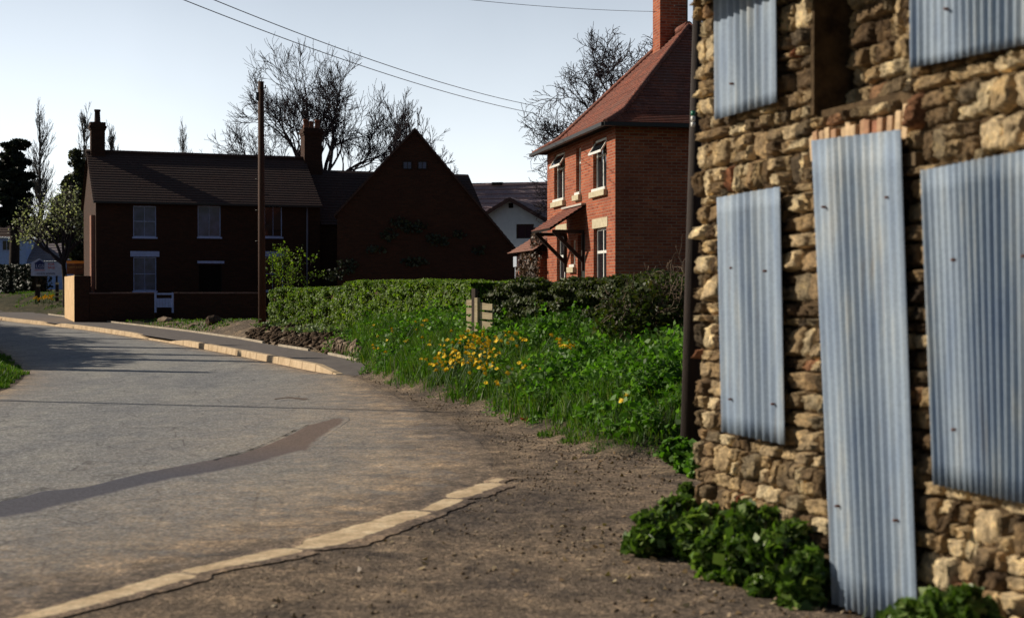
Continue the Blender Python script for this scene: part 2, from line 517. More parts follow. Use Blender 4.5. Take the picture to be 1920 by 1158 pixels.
rq = np.stack([gi[:-1, :-1], gi[1:, :-1], gi[1:, 1:], gi[:-1, 1:]], -1).reshape(-1, 4)[:, ::-1]
m, nt, b = newmat('road_asphalt')
v = coord(nt, 'Object')
at = nt.nodes.new('ShaderNodeAttribute'); at.attribute_name = 'dust'
def road_colour(nt, v):
    at = nt.nodes.new('ShaderNodeAttribute'); at.attribute_name = 'dust'
    c, fin, mid = asphalt(nt, v)
    dc, dh = dirt(nt, v)
    dfac = math_(nt, 'MULTIPLY', at.outputs['Fac'], ramp(nt, mid, [(.3, (.35, .35, .35)), (.6, (1.35, 1.35, 1.35))]))
    dfac = math_(nt, 'MAXIMUM', dfac, math_(nt, 'MULTIPLY', math_(nt, 'SUBTRACT', at.outputs['Fac'], .95), 12), True)
    lt_ = ramp(nt, at.outputs['Fac'], [(.30, (1.75, 1.68, 1.5)), (.8, (1.45, 1.4, 1.3)), (1.0, (1, 1, 1))])
    return mixc(nt, dfac, c, mixc(nt, 1.0, dc, lt_, 'MULTIPLY')), fin, mid
c, fin, mid = road_colour(nt, v)
nt.links.new(c, b.inputs['Base Color']); b.inputs['Roughness'].default_value = .9; b.inputs['Specular IOR Level'].default_value = .2
bump(nt, b, math_(nt, 'ADD', fin, math_(nt, 'MULTIPLY', mid, .5)), .75, .016)
M_road = m
structure(mesh_np('road', np.stack([RX, RY, RZ], -1).reshape(-1, 3), rq, m, smooth_=True, attr={'dust': dust.ravel()}))

def strip(name, P, Q, mat, dz, nP=60, parent=None, nc=4, attr=None, jag=0):
    P = resample(P, nP); Q = resample(Q, nP)
    t = np.linspace(0, 1, nc)
    SX = P[:, None, 0] * (1 - t) + Q[:, None, 0] * t; SY = P[:, None, 1] * (1 - t) + Q[:, None, 1] * t
    if jag:
        e = ((t == 0) | (t == 1))[None]
        SY = SY + e * jag * (wob(SX * 3, SY, 1.5) * .5 + rng.normal(0, .35, SX.shape)); SX = SX + e * jag * wob(SX, SY, 4.1) * .5
    if attr is not None: attr['dust'] = (1.25 * np.exp(-np.abs(pl_dist(SX, SY, RIGHT[:60])) / np.interp(SY, [5, 9, 14, 20, 30, 60], [1.7, 1.3, 1.3, .9, .25, .2]))).ravel()
    V = np.stack([SX, SY, gbase(SY) + (dz(SY) if callable(dz) else dz)], -1).reshape(-1, 3)
    g = np.arange(nP * nc).reshape(nP, nc)
    q = np.stack([g[:-1, :-1], g[:-1, 1:], g[1:, 1:], g[1:, :-1]], -1).reshape(-1, 4)
    a = V[q[0, 1]] - V[q[0, 0]]; bb = V[q[0, 3]] - V[q[0, 0]]
    if a[0] * bb[1] - a[1] * bb[0] < 0: q = q[:, ::-1]
    return structure(mesh_np(name, V, q, mat, attr=attr))
def gp(L_, extra=0.012):
    return np.array([(p.x, p.y) for p in (G(*q, extra) for q in L_)])
m_patch, nt, b = newmat('tarmac_repair')
v = coord(nt, 'Object')
ac, fin, mid = road_colour(nt, v)
at = nt.nodes.new('ShaderNodeAttribute'); at.attribute_name = 'edge'
sx = nt.nodes.new('ShaderNodeSeparateXYZ'); nt.links.new(v, sx.inputs[0])
f = math_(nt, 'MULTIPLY', math_(nt, 'ADD', sx.outputs[1], -11.8), .4, True)
c = mixc(nt, f, (.075, .072, .092), (.17, .118, .09))
c = mixc(nt, .9, c, ramp(nt, fin, [(.38, (.42, .42, .43)), (.6, (1.55, 1.5, 1.5))]), 'MULTIPLY')
msk = math_(nt, 'MULTIPLY', math_(nt, 'SUBTRACT', math_(nt, 'ADD', at.outputs['Fac'], math_(nt, 'MULTIPLY', math_(nt, 'ADD', mid, math_(nt, 'MULTIPLY', fin, .5)), .8)), .80), 5, True)
c = mixc(nt, msk, ac, c)
nt.links.new(c, b.inputs['Base Color']); b.inputs['Roughness'].default_value = .88
bump(nt, b, math_(nt, 'ADD', fin, math_(nt, 'MULTIPLY', mid, .5)), .75, .016)
PT = [(-60, 948), (0, 937), (40, 930), (80, 918), (160, 911), (270, 884), (400, 860), (450, 850), (500, 832), (545, 812), (575, 797), (620, 785), (655, 779)]
PB = [(-60, 992), (0, 975), (80, 962), (170, 935), (260, 915), (330, 897), (410, 884), (470, 872), (520, 860), (570, 846), (590, 842), (620, 815), (660, 784)]
ed_ = np.tile(np.interp(np.linspace(0, 1, 16), [0, .12, .55, 1], [.55, 1, .75, 0]), 160) * np.repeat(np.clip(np.linspace(12, 0, 160), .2, 1), 16)
po = strip('road_patch', gp(PT), gp(PB) - (0, .16), m_patch, .0105, 160, nc=16, attr={'edge': ed_})
for i_, v_ in enumerate(po.data.vertices):
    if i_ % 16 in (0, 15) or i_ // 16 in (0, 159): v_.co.z = .003
M_crack = m_noise('crack_tar', (.02, .018, .02), (.05, .045, .045), 20, .7, 0)
CT = [(x, y) for x, y in PT[1:5]]
cc = gp([(0, 937), (40, 930), (62, 920), (80, 917)]); strip('road_crack', cc - (0, .03), cc + (0, .035), M_crack, .0145, 40, jag=.02, nc=3)
cc = gp([(400, 862), (450, 850), (500, 831), (545, 811), (578, 796)]); strip('road_crack', cc - (0, .03), cc + (0, .03), M_crack, .0145, 60, jag=.03, nc=3)
M_worn = m_noise('worn_patch', (.11, .075, .06), (.17, .13, .10), 9, .9, .3)
cc = gp([(515, 748), (540, 744), (575, 748)]); strip('worn_patch', cc - (0, .12), cc + (0, .12), M_worn, .011, 24, jag=.05, nc=3)

# pavement behind the raised kerb
EPX = [(-60, 570), (0, 573), (30, 576), (60, 583), (100, 591), (150, 597), (250, 609), (350, 621), (450, 635), (520, 648), (600, 661), (672, 669)]
EDGE = gp(EPX, .1)
m_pave = m_noise('pavement_tarmac', (.10, .085, .08), (.175, .15, .135), 5, .9, .5, .01, 50)
structure(strip('pavement', np.vstack([chaikin(KERB, 1) + (0.05, .05), [(-2.6, 25.2)]]), np.vstack([chaikin(EDGE, 1), [(-2.5, 25.6)]]), m_pave, lambda y: np.interp(y, [25.6, 27.6], [-.01, .1]), 140, nc=8))
# kerb stones
kp = chaikin(KERB, 1)
seg = np.hypot(*(kp[1:] - kp[:-1]).T); cum = np.concatenate([[0], np.cumsum(seg)])
def at_len(s):
    return np.array([np.interp(s, cum, kp[:, 0]), np.interp(s, cum, kp[:, 1])])
kb = MB(); s = 0.0
while s < cum[-1] - .05:
    e = min(s + .9, cum[-1])
    p, q = at_len(s + .008), at_len(e - .008)
    d = (q - p) / np.linalg.norm(q - p); nrm = np.array([-d[1], d[0]])
    if nrm @ np.array([1, 1]) < 0: nrm = -nrm
    def hh(t):
        px = 960 + t[0] / t[1] * F
        return float(np.interp(px, [-60, 78, 90, 100, 112, 255, 268, 318, 335, 592, 628], [.13, .13, .045, .045, .13, .13, .035, .035, .14, .14, .02]))
    h0, h1 = hh(p), hh(q)
    z0, z1 = float(gbase(p[1])), float(gbase(q[1]))
    w = .17 + rng.uniform(-.01, .01)
    P0, P1 = p, q; P2, P3 = q + nrm * w, p + nrm * w
    bt = [(*P0, z0 - .1), (*P1, z1 - .1), (*P2, z1 - .1), (*P3, z0 - .1)]
    tp = [(*(P0 + nrm * .025), z0 + h0), (*(P1 + nrm * .025), z1 + h1), (*P2, z1 + h1), (*P3, z0 + h0)]
    sg = 1 if (d[0] * nrm[1] - d[1] * nrm[0]) > 0 else -1
    n = len(kb.v); kb.v += bt + tp
    for f in ((4, 5, 6, 7), (0, 1, 5, 4), (1, 2, 6, 5), (2, 3, 7, 6), (3, 0, 4, 7)):
        f = f if sg > 0 else f[::-1]
        kb.f.append(tuple(n + i for i in f)); kb.m.append(0); kb.sm.append(False)
    s = e
M_kerb = m_noise('kerb_stone', (.42, .30, .18), (.68, .52, .34), 4, .9, .4, .006, 40, spec=.2)
structure(kb.build('kerb', M_kerb, bevel=.012))
# thin edging at the back of the pavement, broken here and there
eb = MB()
ep = resample(EDGE, 60)
for i in range(14, 59):
    if i in (49, 50, 54, 55): continue
    p, q = Vector((*ep[i], float(gbase(ep[i][1])) + .09)), Vector((*ep[i + 1], float(gbase(ep[i + 1][1])) + .09))
    eb.beam(p, p + (q - p) * .98, .06, .12)
structure(eb.build('pavement_edging', M_concrete))
# flush kerb at the mouth of the yard: worn, half buried in dirt
fp = resample(np.array([(-4.05, 3.1), (-3.2, 4.8), (-2.27, 6.72), (-1.73, 7.8), (-1.35, 8.35), (-.6, 9.98), (-.3, 10.9), (-.02, 11.75)]), 220)
dd_ = np.gradient(fp, axis=0); dd_ /= np.linalg.norm(dd_, axis=1)[:, None]
nn_ = np.stack([-dd_[:, 1], dd_[:, 0]], -1)
ii = np.arange(220)
stone_i = ii // 13
rs = np.random.default_rng(5)
yy_ = fp[:, 1]
wid_ = np.interp(yy_, [3, 6.6, 7.7, 7.78, 8.45, 8.5, 8.75, 9.9, 10.0, 10.5, 10.55, 10.7, 11.35, 11.4, 11.8], [.06, .06, .085, .06, .09, .045, .125, .10, .06, .075, .04, .10, .08, .035, .05])
off_ = np.interp(yy_, [3, 7.7, 7.8, 8.45, 8.55, 9.9, 10.0, 10.5, 10.6, 11.4, 11.5, 12], [0, 0, .03, .02, -.03, .02, -.02, .0, .04, .0, .05, .05])
low_ = .5 * np.convolve(rs.normal(0, 1, 260), np.ones(9) / 4, 'same')[:220]
wid_ = wid_ * (1 + .10 * low_ + rs.normal(0, .05, 220)); 
gap = np.interp(yy_, [7.70, 7.74, 7.78], [0, 1, 0]) + np.interp(yy_, [8.44, 8.48, 8.52], [0, 1, 0]) + np.interp(yy_, [9.9, 9.95, 10.0], [0, 1, 0]) + np.interp(yy_, [10.5, 10.54, 10.58], [0, 1, 0]) + np.interp(yy_, [11.36, 11.4, 11.44], [0, 1, 0])
V = []; E_ = []
endf = np.clip((220 - ii) / 6, 0, 1) * (1 - gap)
for w_, z_, e_ in ((-2.2, .0074, 0), (-1.5, .0095, .15), (-1.1, .0105, .5), (-.75, .011, 1), (0, .011, 1), (.75, .011, 1), (1.1, .0105, .5), (1.5, .008, .15), (2.3, .0012, 0)):
    q_ = fp + nn_ * (off_ + wid_ * w_)[:, None]
    V.append(np.concatenate([q_, np.full((220, 1), z_)], 1)); E_.append(e_ * endf)
V = np.stack(V, 1).reshape(-1, 3); E_ = np.stack(E_, 1).ravel()
g = np.arange(220 * 9).reshape(220, 9)
q_ = np.stack([g[:-1, :-1], g[1:, :-1], g[1:, 1:], g[:-1, 1:]], -1).reshape(-1, 4)[:, ::-1]
m, nt, b = newmat('worn_kerb')
v = coord(nt, 'Object')
at = nt.nodes.new('ShaderNodeAttribute'); at.attribute_name = 'edge'
n1 = noise(nt, v, 5, 8, .75); n2 = noise(nt, v, 30, 6, .8)
kc = ramp(nt, n1, [(.3, (.45, .33, .20)), (.5, (.72, .55, .35)), (.7, (.92, .76, .52))])
kc = mixc(nt, .7, kc, ramp(nt, n2, [(.35, (.6, .58, .55)), (.6, (1.15, 1.12, 1.1))]), 'MULTIPLY')
dc, dh = dirt(nt, v)
dc = mixc(nt, 1.0, dc, (1.25, 1.2, 1.15), 'MULTIPLY')
ms = math_(nt, 'MULTIPLY', math_(nt, 'SUBTRACT', math_(nt, 'ADD', at.outputs['Fac'], math_(nt, 'ADD', math_(nt, 'MULTIPLY', n1, .9), math_(nt, 'MULTIPLY', n2, .35))), 1.12), 9, True)
nt.links.new(mixc(nt, ms, dc, kc), b.inputs['Base Color']); b.inputs['Roughness'].default_value = .92; b.inputs['Specular IOR Level'].default_value = .15
bump(nt, b, math_(nt, 'ADD', math_(nt, 'MULTIPLY', ms, .4), n2), .7, .012)
structure(mesh_np('flush_kerb', V, q_, m, attr={'edge': E_}))
# tarmac drive into the farmyard
strip('driveway', gp([(325, 614), (395, 622), (440, 630), (478, 633)], .02), gp([(385, 600), (430, 599), (470, 598), (490, 600)], .02), m_pave, .03, 24)

# ------------------------------------------------------------------ building helpers
class Frame:
    """local x along the facade (to the right seen from outside), local y into the building"""
    def __init__(s, ox, oy, ang):
        s.o = (ox, oy); s.a = ang
        s.u = (math.cos(ang), math.sin(ang)); s.v = (-math.sin(ang), math.cos(ang))
    def sz(s, px, py, t=0.0):
        a, b = ray(px, py)
        Ox, Oy = s.o[0] + t * s.v[0], s.o[1] + t * s.v[1]
        q = (a * Oy - Ox) / (s.u[0] - a * s.u[1])
        return q, EYE + b * (Oy + q * s.u[1])
    def tz(s, px, py, q=0.0):
        a, b = ray(px, py)
        Ox, Oy = s.o[0] + q * s.u[0], s.o[1] + q * s.u[1]
        t = (a * Oy - Ox) / (s.v[0] - a * s.v[1])
        return t, EYE + b * (Oy + t * s.v[1])
    def w(s, x, y):
        return (s.o[0] + x * s.u[0] + y * s.v[0], s.o[1] + x * s.u[1] + y * s.v[1])
def rect(fr, x0, x1, y0, y1, t=0):
    """pixel box (taken at its middle) -> local s0, s1, z0, z1"""
    xm = (x0 + x1) / 2
    return fr.sz(x0, 500, t)[0], fr.sz(x1, 500, t)[0], fr.sz(xm, y1, t)[1], fr.sz(xm, y0, t)[1]
def wall_open(mb, x0, x1, z0, z1, ops, y=0.0, rec=.12, m=0, back=None):
    gx = sorted({x0, x1, *[o[0] for o in ops], *[o[1] for o in ops]})
    gz = sorted({z0, z1, *[o[2] for o in ops], *[o[3] for o in ops]})
    for i in range(len(gx) - 1):
        for j in range(len(gz) - 1):
            cx, cz = (gx[i] + gx[i + 1]) / 2, (gz[j] + gz[j + 1]) / 2
            if any(o[0] < cx < o[1] and o[2] < cz < o[3] for o in ops): continue
            mb.quad((gx[i], y, gz[j]), (gx[i + 1], y, gz[j]), (gx[i + 1], y, gz[j + 1]), (gx[i], y, gz[j + 1]), m=m)
    for a, b, c, d in [o[:4] for o in ops]:
        Yb = y + rec
        mb.quad((a, y, c), (a, y, d), (a, Yb, d), (a, Yb, c), m=m)
        mb.quad((b, y, d), (b, y, c), (b, Yb, c), (b, Yb, d), m=m)
        mb.quad((a, y, c), (a, Yb, c), (b, Yb, c), (b, y, c), m=m)
        mb.quad((a, y, d), (b, y, d), (b, Yb, d), (a, Yb, d), m=m)
        if back is not None:
            mb.quad((a, Yb, c), (a, Yb, d), (b, Yb, d), (b, Yb, c), m=back)
def make_window(parent, x0, x1, z0, z1, y, mat, pmat, cols=2, rows=(), fw=.05, bar=.03, dep=.05, open_fan=False, name='window'):
    f = MB()
    f.box((x0, y, z0), (x0 + fw, y + dep, z1)); f.box((x1 - fw, y, z0), (x1, y + dep, z1))
    f.box((x0 + fw, y, z0), (x1 - fw, y + dep, z0 + fw)); f.box((x0 + fw, y, z1 - fw), (x1 - fw, y + dep, z1))
    for k in range(1, cols):
        xc = x0 + (x1 - x0) * k / cols
        f.box((xc - bar / 2, y + .004, z0 + fw), (xc + bar / 2, y + dep, z1 - fw))
    for r, th in rows:
        zc = z0 + (z1 - z0) * r
        f.box((x0 + fw, y - .006, zc - th / 2), (x1 - fw, y + dep - .004, zc + th / 2))
    w = f.build(name, mat, parent)
    p = MB()
    p.box((x0 + fw * .5, y + dep * .5, z0 + fw * .5), (x1 - fw * .5, y + dep * .5 + .01, z1 - fw * .5))
    p.build('pane', pmat, w)
    if open_fan:
        s = MB()   # the top light swung outwards on its upper edge
        zt = z1 - fw * .6; hh = (z1 - z0) * open_fan; a = R(32)
        for (sx0, sx1) in ((x0 + .02, x1 - .02),):
            def P(x, q, o=0):
                return (x, y - .01 - math.sin(a) * q - o * math.cos(a), zt - math.cos(a) * q + o * math.sin(a))
            s.beam(P(sx0 + .03, 0), P(sx0 + .03, hh), .06, .035); s.beam(P(sx1 - .03, 0), P(sx1 - .03, hh), .06, .035)
            s.beam(P(sx0, hh), P(sx1, hh), .035, .06); s.beam(P(sx0, .01), P(sx1, .01), .035, .06)
            g = MB(); g.quad(P(sx0 + .03, .02), P(sx1 - .03, .02), P(sx1 - .03, hh - .02), P(sx0 + .03, hh - .02))
        so = s.build('casement', mat, w); 
        g.build('pane', pmat, w)
    return w
def courses(mb, a0, a1, b1, b0, n, lip=.02, m=0):
    """tiled slope from eave edge a0-a1 to top edge b0-b1 in n stepped courses"""
    a0, a1, b0, b1 = map(Vector, (a0, a1, b0, b1))
    nrm = (a1 - a0).cross(b0 - a0)
    if nrm.length < 1e-9: nrm = (a1 - a0).cross(b1 - a0)
    nrm.normalize()
    if nrm.z < 0: nrm = -nrm
    for i in range(n):
        t0, t1 = i / n, (i + 1) / n
        p0, p1 = a0.lerp(b0, t0), a1.lerp(b1, t0); q0, q1 = a0.lerp(b0, t1), a1.lerp(b1, t1)
        l0, l1 = p0 + nrm * lip, p1 + nrm * lip
        mb.quad(l0, l1, q1, q0, m=m); mb.quad(p0, p1, l1, l0, m=m)
def slab(mb, a0, a1, b1, b0, th, m=0):
    """closed underside for a roof slope"""
    P = [Vector(p) for p in (a0, a1, b1, b0)]; Q = [p - Vector((0, 0, th)) for p in P]
    mb.quad(*Q[::-1], m=m)
    for i in range(4):
        j = (i + 1) % 4
        mb.quad(P[j], P[i], Q[i], Q[j], m=m)
def chimney(parent, x0, x1, y0, y1, z0, z1, mat, pots=2, ph=.4, pr=.11, potmat=None, corb=2):
    c = MB()
    c.box((x0, y0, z0), (x1, y1, z1 - .32))
    for k in range(corb):
        e = .035 * (k + 1)
        c.box((x0 - e, y0 - e, z1 - .32 + k * .08), (x1 + e, y1 + e, z1 - .32 + (k + 1) * .08))
    e = .035 * corb
    c.box((x0 - e * .4, y0 - e * .4, z1 - .32 + corb * .08), (x1 + e * .4, y1 + e * .4, z1))
    ch = c.build('chimney', mat, parent)
    for k in range(pots):
        t = (k + .5) / pots
        px, py = (x0 + (x1 - x0) * t, (y0 + y1) / 2) if (x1 - x0) >= (y1 - y0) else ((x0 + x1) / 2, y0 + (y1 - y0) * t)
        p = MB()
        h = ph * (1 if k % 2 == 0 else .8)
        p.tube([(px, py, z1 - .02), (px, py, z1 + h * .12), (px, py, z1 + h * .85), (px, py, z1 + h * .86), (px, py, z1 + h)], [pr * 1.2, pr, pr * .85, pr * 1.05, pr * 1.05], 10)
        p.build('chimney_pot', potmat or M_terra, ch)
    return ch
M_terra = m_noise('terracotta', (.16, .06, .035), (.30, .12, .07), 5, .85, .2, spec=.2)

# ------------------------------------------------------------------ derelict stone building on the right
sb_dir = math.atan2(-.955, .297)
SB = Frame(1.128, 8.6, sb_dir)
stone = thing('stone_building', 'derelict stone building with windows and door boarded by corrugated metal sheets', 'building', (SB.o[0], SB.o[1], 0), sb_dir)
T0 = -.075       # stand-off of the sheets in front of the wall
def sheet_rect(c):  # c: TL TR BR BL pixels -> local corners on the sheet plane
    return [(*SB.sz(px, py, T0),) for px, py in c]
SHEETS = [
    ('upper', [(1335, -75), (1452, -125), (1455, 192), (1337, 226)], 9, [(1370, 157)]),
    ('lower', [(1341, 371), (1460, 350), (1470, 833), (1350, 808)], 9, [(1370, 502), (1433, 508), (1368, 748), (1448, 757)]),
    ('door', [(1518, 264), (1687, 243), (1719, 1186), (1557, 1130)], 12, [(1543, 388), (1662, 370), (1568, 948), (1677, 975)]),
    ('wide', [(1724, 320), (1945, 277), (1950, 949), (1750, 907)], 17, [(1786, 487), (1787, 805), (1918, 480)]),
    ('high', [(1703, -120), (1945, -170), (1945, 79), (1706, 129)], 17, [(1773, 17)]),
]
SLAB = {'upper': 'corrugated metal sheet over the upper window by the far corner',
        'lower': 'corrugated metal sheet over the lower window by the far corner',
        'door': 'tall corrugated metal sheet reaching the ground over the doorway',
        'wide': 'wide corrugated metal sheet right of the doorway',
        'high': 'corrugated metal sheet over the upper window right of the doorway'}
# openings behind the sheets
ops = []; keep = []
for nm, c, n, nails in SHEETS:
    q = [SB.sz(px, py, 0) for px, py in c]
    s0, s1 = (q[0][0] + q[3][0]) / 2 + .09, (q[1][0] + q[2][0]) / 2 - .03
    z0, z1 = (q[2][1] + q[3][1]) / 2 + .08, (q[0][1] + q[1][1]) / 2 - .10
    if nm == 'door': z0 = -.02
    ops.append((s0, s1, z0, min(z1, 3.55)))
# blocked opening above the door
r0 = SB.sz(1528, 100)[0]; r1 = SB.sz(1700, 60)[0]; rz0 = SB.sz(1530, 208)[1]
recess = (r0, r1, rz0, 3.55)
L_SB, H_SB = 5.4, 3.75
mb = MB()
# blocked opening is a shallow recess, so the mortar plane is laid in two passes
wall_open(mb, 0, L_SB, -.3, H_SB, ops + [recess], y=.02, rec=.24)
mb.quad((recess[0], .215, recess[2]), (recess[1], .215, recess[2]), (recess[1], .215, recess[3]), (recess[0], .215, recess[3]))
for a, b2, c, d in ops:
    mb.quad((a, .235, c), (b2, .235, c), (b2, .235, d), (a, .235, d), m=1)
mb2 = MB()
mb.quad((0, .02, -.3), (0, .02, H_SB), (0, 4.5, H_SB), (0, 4.5, -.3))
mb.quad((L_SB, .02, -.3), (L_SB, 4.5, -.3), (L_SB, 4.5, H_SB), (L_SB, .02, H_SB))
mb.quad((0, 4.5, -.3), (0, 4.5, H_SB), (L_SB, 4.5, H_SB), (L_SB, 4.5, -.3))
M_mortar = m_noise('lime_mortar', (.03, .02, .012), (.15, .10, .055), 9, .95, .8, .02, 40, spec=.1)
wallo = mb.build('mortar_wall', [M_mortar, M_dark], stone)
# rubble stones, one mesh
def lay_stones(S0, S1, Z0, Z1, holes, yface, hmin=.04, hmax=.115):
    out = []
    z = Z0
    while z < Z1:
        h = rng.uniform(hmin, hmax) if rng.random() < .8 else hmax * 1.35
        x = S0 - rng.uniform(0, .1)
        while x < S1:
            w = rng.uniform(.05, .22) * (1 if h < .12 else .8)
            if rng.random() < .07: w *= .45
            cx, cz = x + w / 2, z + h / 2
            parts = [(x, w, z, h)]
            if h > .12 and rng.random() < .4:
                k = rng.uniform(.4, .6); parts = [(x, w, z, h * k), (x, w, z + h * k, h * (1 - k))]
            if h < .13 and rng.random() < .06:
                parts = [(x, w * .5, z, h * 1.9)]
                w *= .5
            for (a, ww, c, hh) in parts:
                a2, b2, c2, d2 = max(a, S0), min(a + ww, S1), max(c, Z0), min(c + hh, Z1)
                ok = True
                for (o0, o1, p0, p1) in holes:
                    if a2 < o1 and b2 > o0 and c2 < p1 and d2 > p0:
                        # trim against the hole
                        if a2 < o0 and o0 - a2 > .04: b2 = o0
                        elif b2 > o1 and b2 - o1 > .04: a2 = o1
                        elif c2 < p0 and p0 - c2 > .03: d2 = p0
                        elif d2 > p1 and d2 - p1 > .03: c2 = p1
                        else: ok = False
                if ok and b2 - a2 > .03 and d2 - c2 > .025:
                    out.append((a2, b2, c2, d2, yface))
            x += w + rng.uniform(.004, .014)
        z += h + rng.uniform(.003, .010)
    return out
holes = [tuple(o) for o in ops] + [recess]
# brick arch zone
ar = [SB.sz(1520, 235)[0], SB.sz(1703, 200)[0]]
archz0, archz1 = ops[2][3] - .0, ops[2][3] + .17
holes.append((ar[0], ar[1], archz0, archz1))
st = lay_stones(0, L_SB, -.25, H_SB, holes, 0.0)
st += lay_stones(recess[0] + .03, recess[1] - .02, recess[2] + .02, H_SB - .1, [], .19, .05, .15)
nu, nv = 13, 9
U, Vv = np.meshgrid(np.linspace(-1, 1, nu), np.linspace(-1, 1, nv))
pw = 14
allV = []; allF = []; base = 0
g = np.arange(nu * nv).reshape(nv, nu)
qf = np.stack([g[:-1, :-1], g[:-1, 1:], g[1:, 1:], g[1:, :-1]], -1).reshape(-1, 4)
for (a, b2, c, d, yf) in st:
    w, h = (b2 - a), (d - c)
    r = np.clip(rng.normal(0, 1, 8), -1.3, 1.3)
    k = (1 - .16 * np.abs(U) ** 3 * np.abs(Vv) ** 3 * rng.uniform(.2, 1.6))
    xx = a + w / 2 + U * w / 2 * k * (.985) + .05 * w * r[0] * (Vv * .6) + .03 * h * np.sin(3 * Vv + r[4])
    zz = c + h / 2 + Vv * h / 2 * k * (.985) + .10 * h * r[1] * (U * .45) + .05 * h * np.sin(3 * U + r[5])
    dep = rng.uniform(-.004, .038) + (.014 if rng.random() < .10 else 0)
    prof = (1 - np.abs(U) ** pw) ** .4 * (1 - np.abs(Vv) ** pw) ** .4
    yy = yf + .026 - (dep + .026) * prof * (1 + .25 * r[2] * U + .25 * r[3] * Vv) + prof * rng.normal(0, .0075, U.shape)
    xx = xx + prof * rng.normal(0, .02, U.shape) * w * .3
    xx = np.maximum(xx, 0)
    allV.append(np.stack([xx, yy, zz], -1).reshape(-1, 3)); allF.append(qf + base); base += nu * nv
m, nt, b = newmat('rubble_stone')
v = coord(nt, 'Object'); isl = island(nt)
c = ramp(nt, isl, [(0, (.12, .08, .05)), (.2, (.34, .24, .14)), (.36, (.72, .54, .31)), (.48, (.10, .075, .055)), (.62, (1.0, .82, .52)), (.78, (.80, .62, .38)), (.86, (.20, .14, .085)), (.95, (.55, .40, .23)), (1, (.36, .13, .07))])
n1 = noise(nt, v, 9, 7, .75); n2 = noise(nt, v, 45, 5, .8)
c = mixc(nt, .85, c, ramp(nt, n1, [(.36, (.22, .20, .20)), (.5, (.85, .83, .82)), (.64, (1.6, 1.5, 1.28))]), 'MULTIPLY')
c = mixc(nt, .5, c, ramp(nt, n2, [(.3, (.5, .5, .5)), (.7, (1.3, 1.3, 1.3))]), 'MULTIPLY')
nt.links.new(c, b.inputs['Base Color']); b.inputs['Roughness'].default_value = .95; b.inputs['Specular IOR Level'].default_value = .12
bump(nt, b, math_(nt, 'ADD', n1, math_(nt, 'MULTIPLY', n2, .6)), 1.0, .035)
M_rubble = m
wl = mesh_np('wall', np.concatenate(allV), np.concatenate(allF), m, parent=stone)
wallo.parent = stone
# recess backing: cut is shallow, sits in front of the mortar
rb = MB()
# jambs, dark soffit of the blocked opening
rb.box((recess[0] - .02, -.012, recess[2] - .02), (recess[0] + .012, .20, H_SB - .1))
rb.build('jamb', M_mortar, stone)
# soldier-course brick arch over the doorway
ab = MB(); nb = 15
for i in range(nb):
    t = (i + .5) / nb
    x = ar[0] + (ar[1] - ar[0]) * t
    bw = (ar[1] - ar[0]) / nb * .82
    zb = archz0 + .005 + .09 * max(t - .55, 0) ** 1.2; tilt = (t - .5) * .25
    hh = .155 + rng.uniform(-.03, .012)
    Mx = Matrix.Translation((x, -.012 + rng.uniform(-.014, .012), zb)) @ Matrix.Rotation(tilt, 4, 'Y')
    ab.box((-bw / 2, 0, 0), (bw / 2, .1, hh), M=Mx)
m, nt, b = newmat('arch_brick')
c = ramp(nt, island(nt), [(0, (.52, .36, .21)), (.4, (.62, .44, .26)), (.65, (.34, .15, .08)), (.8, (.56, .40, .24)), (1, (.30, .10, .05))])
nz = noise(nt, coord(nt, 'Object'), 22, 5, .8)
c = mixc(nt, .8, c, ramp(nt, nz, [(.3, (.5, .5, .5)), (.7, (1.3, 1.3, 1.3))]), 'MULTIPLY')
nt.links.new(c, b.inputs['Base Color']); b.inputs['Roughness'].default_value = .9; bump(nt, b, nz, .6, .01)
ab.build('brick_arch', m, stone, bevel=.006)
# big sill stones under the blocked opening
sl = MB()
# eaves: fascia and slates just above the picture
ev = MB()
ev.box((-.02, -.37, 3.40), (L_SB + .2, .1, 3.47)); ev.box((-.02, -.40, 3.29), (L_SB + .2, -.37, 3.47))
ev.build('eaves_board', M_bark, stone)
rf = MB()
M_slate = m_tile('old_slates', (.10, .09, .09), (.14, .12, .11), (.08, .07, .06), tw=.25, rh=.2)
courses(rf, (-.06, -.44, 3.475), (L_SB + .25, -.44, 3.475), (L_SB + .25, 2.3, 5.4), (-.06, 2.3, 5.4), 14, .015)
courses(rf, (L_SB + .25, 4.9, 3.5), (-.3, 4.9, 3.5), (-.3, 2.3, 5.4), (L_SB + .25, 2.3, 5.4), 14, .015)
rf.quad((0, .03, 3.7), (0, 4.5, 3.7), (0, 2.3, 5.35)); rf.quad((L_SB, .03, 3.7), (L_SB, 2.3, 5.35), (L_SB, 4.5, 3.7))
rf.build('roof', M_slate, stone)
# sheets
m, nt, b = newmat('galvanised_sheet')
v = coord(nt, 'Object')
n1 = noise(nt, coord(nt, 'Object', (3, 3, .7)), 2.2, 5, .6); n2 = noise(nt, v, 60, 4, .7)
c = ramp(nt, n1, [(.3, (.16, .22, .32)), (.55, (.25, .31, .385)), (.75, (.38, .40, .40))])
c = mixc(nt, .35, c, ramp(nt, n2, [(.35, (.7, .7, .7)), (.65, (1.2, 1.2, 1.2))]), 'MULTIPLY')
nt.links.new(c, b.inputs['Base Color']); b.inputs['Metallic'].default_value = .12; b.inputs['Roughness'].default_value = .72
st2 = noise(nt, coord(nt, 'Object', (14, 14, .5)), 2.0, 5, .7)
c = mixc(nt, math_(nt, 'MULTIPLY', ramp(nt, st2, [(.58, (0, 0, 0)), (.72, (1, 1, 1))]), .5), c, (.20, .155, .11))
nt.links.new(c, b.inputs['Base Color'])
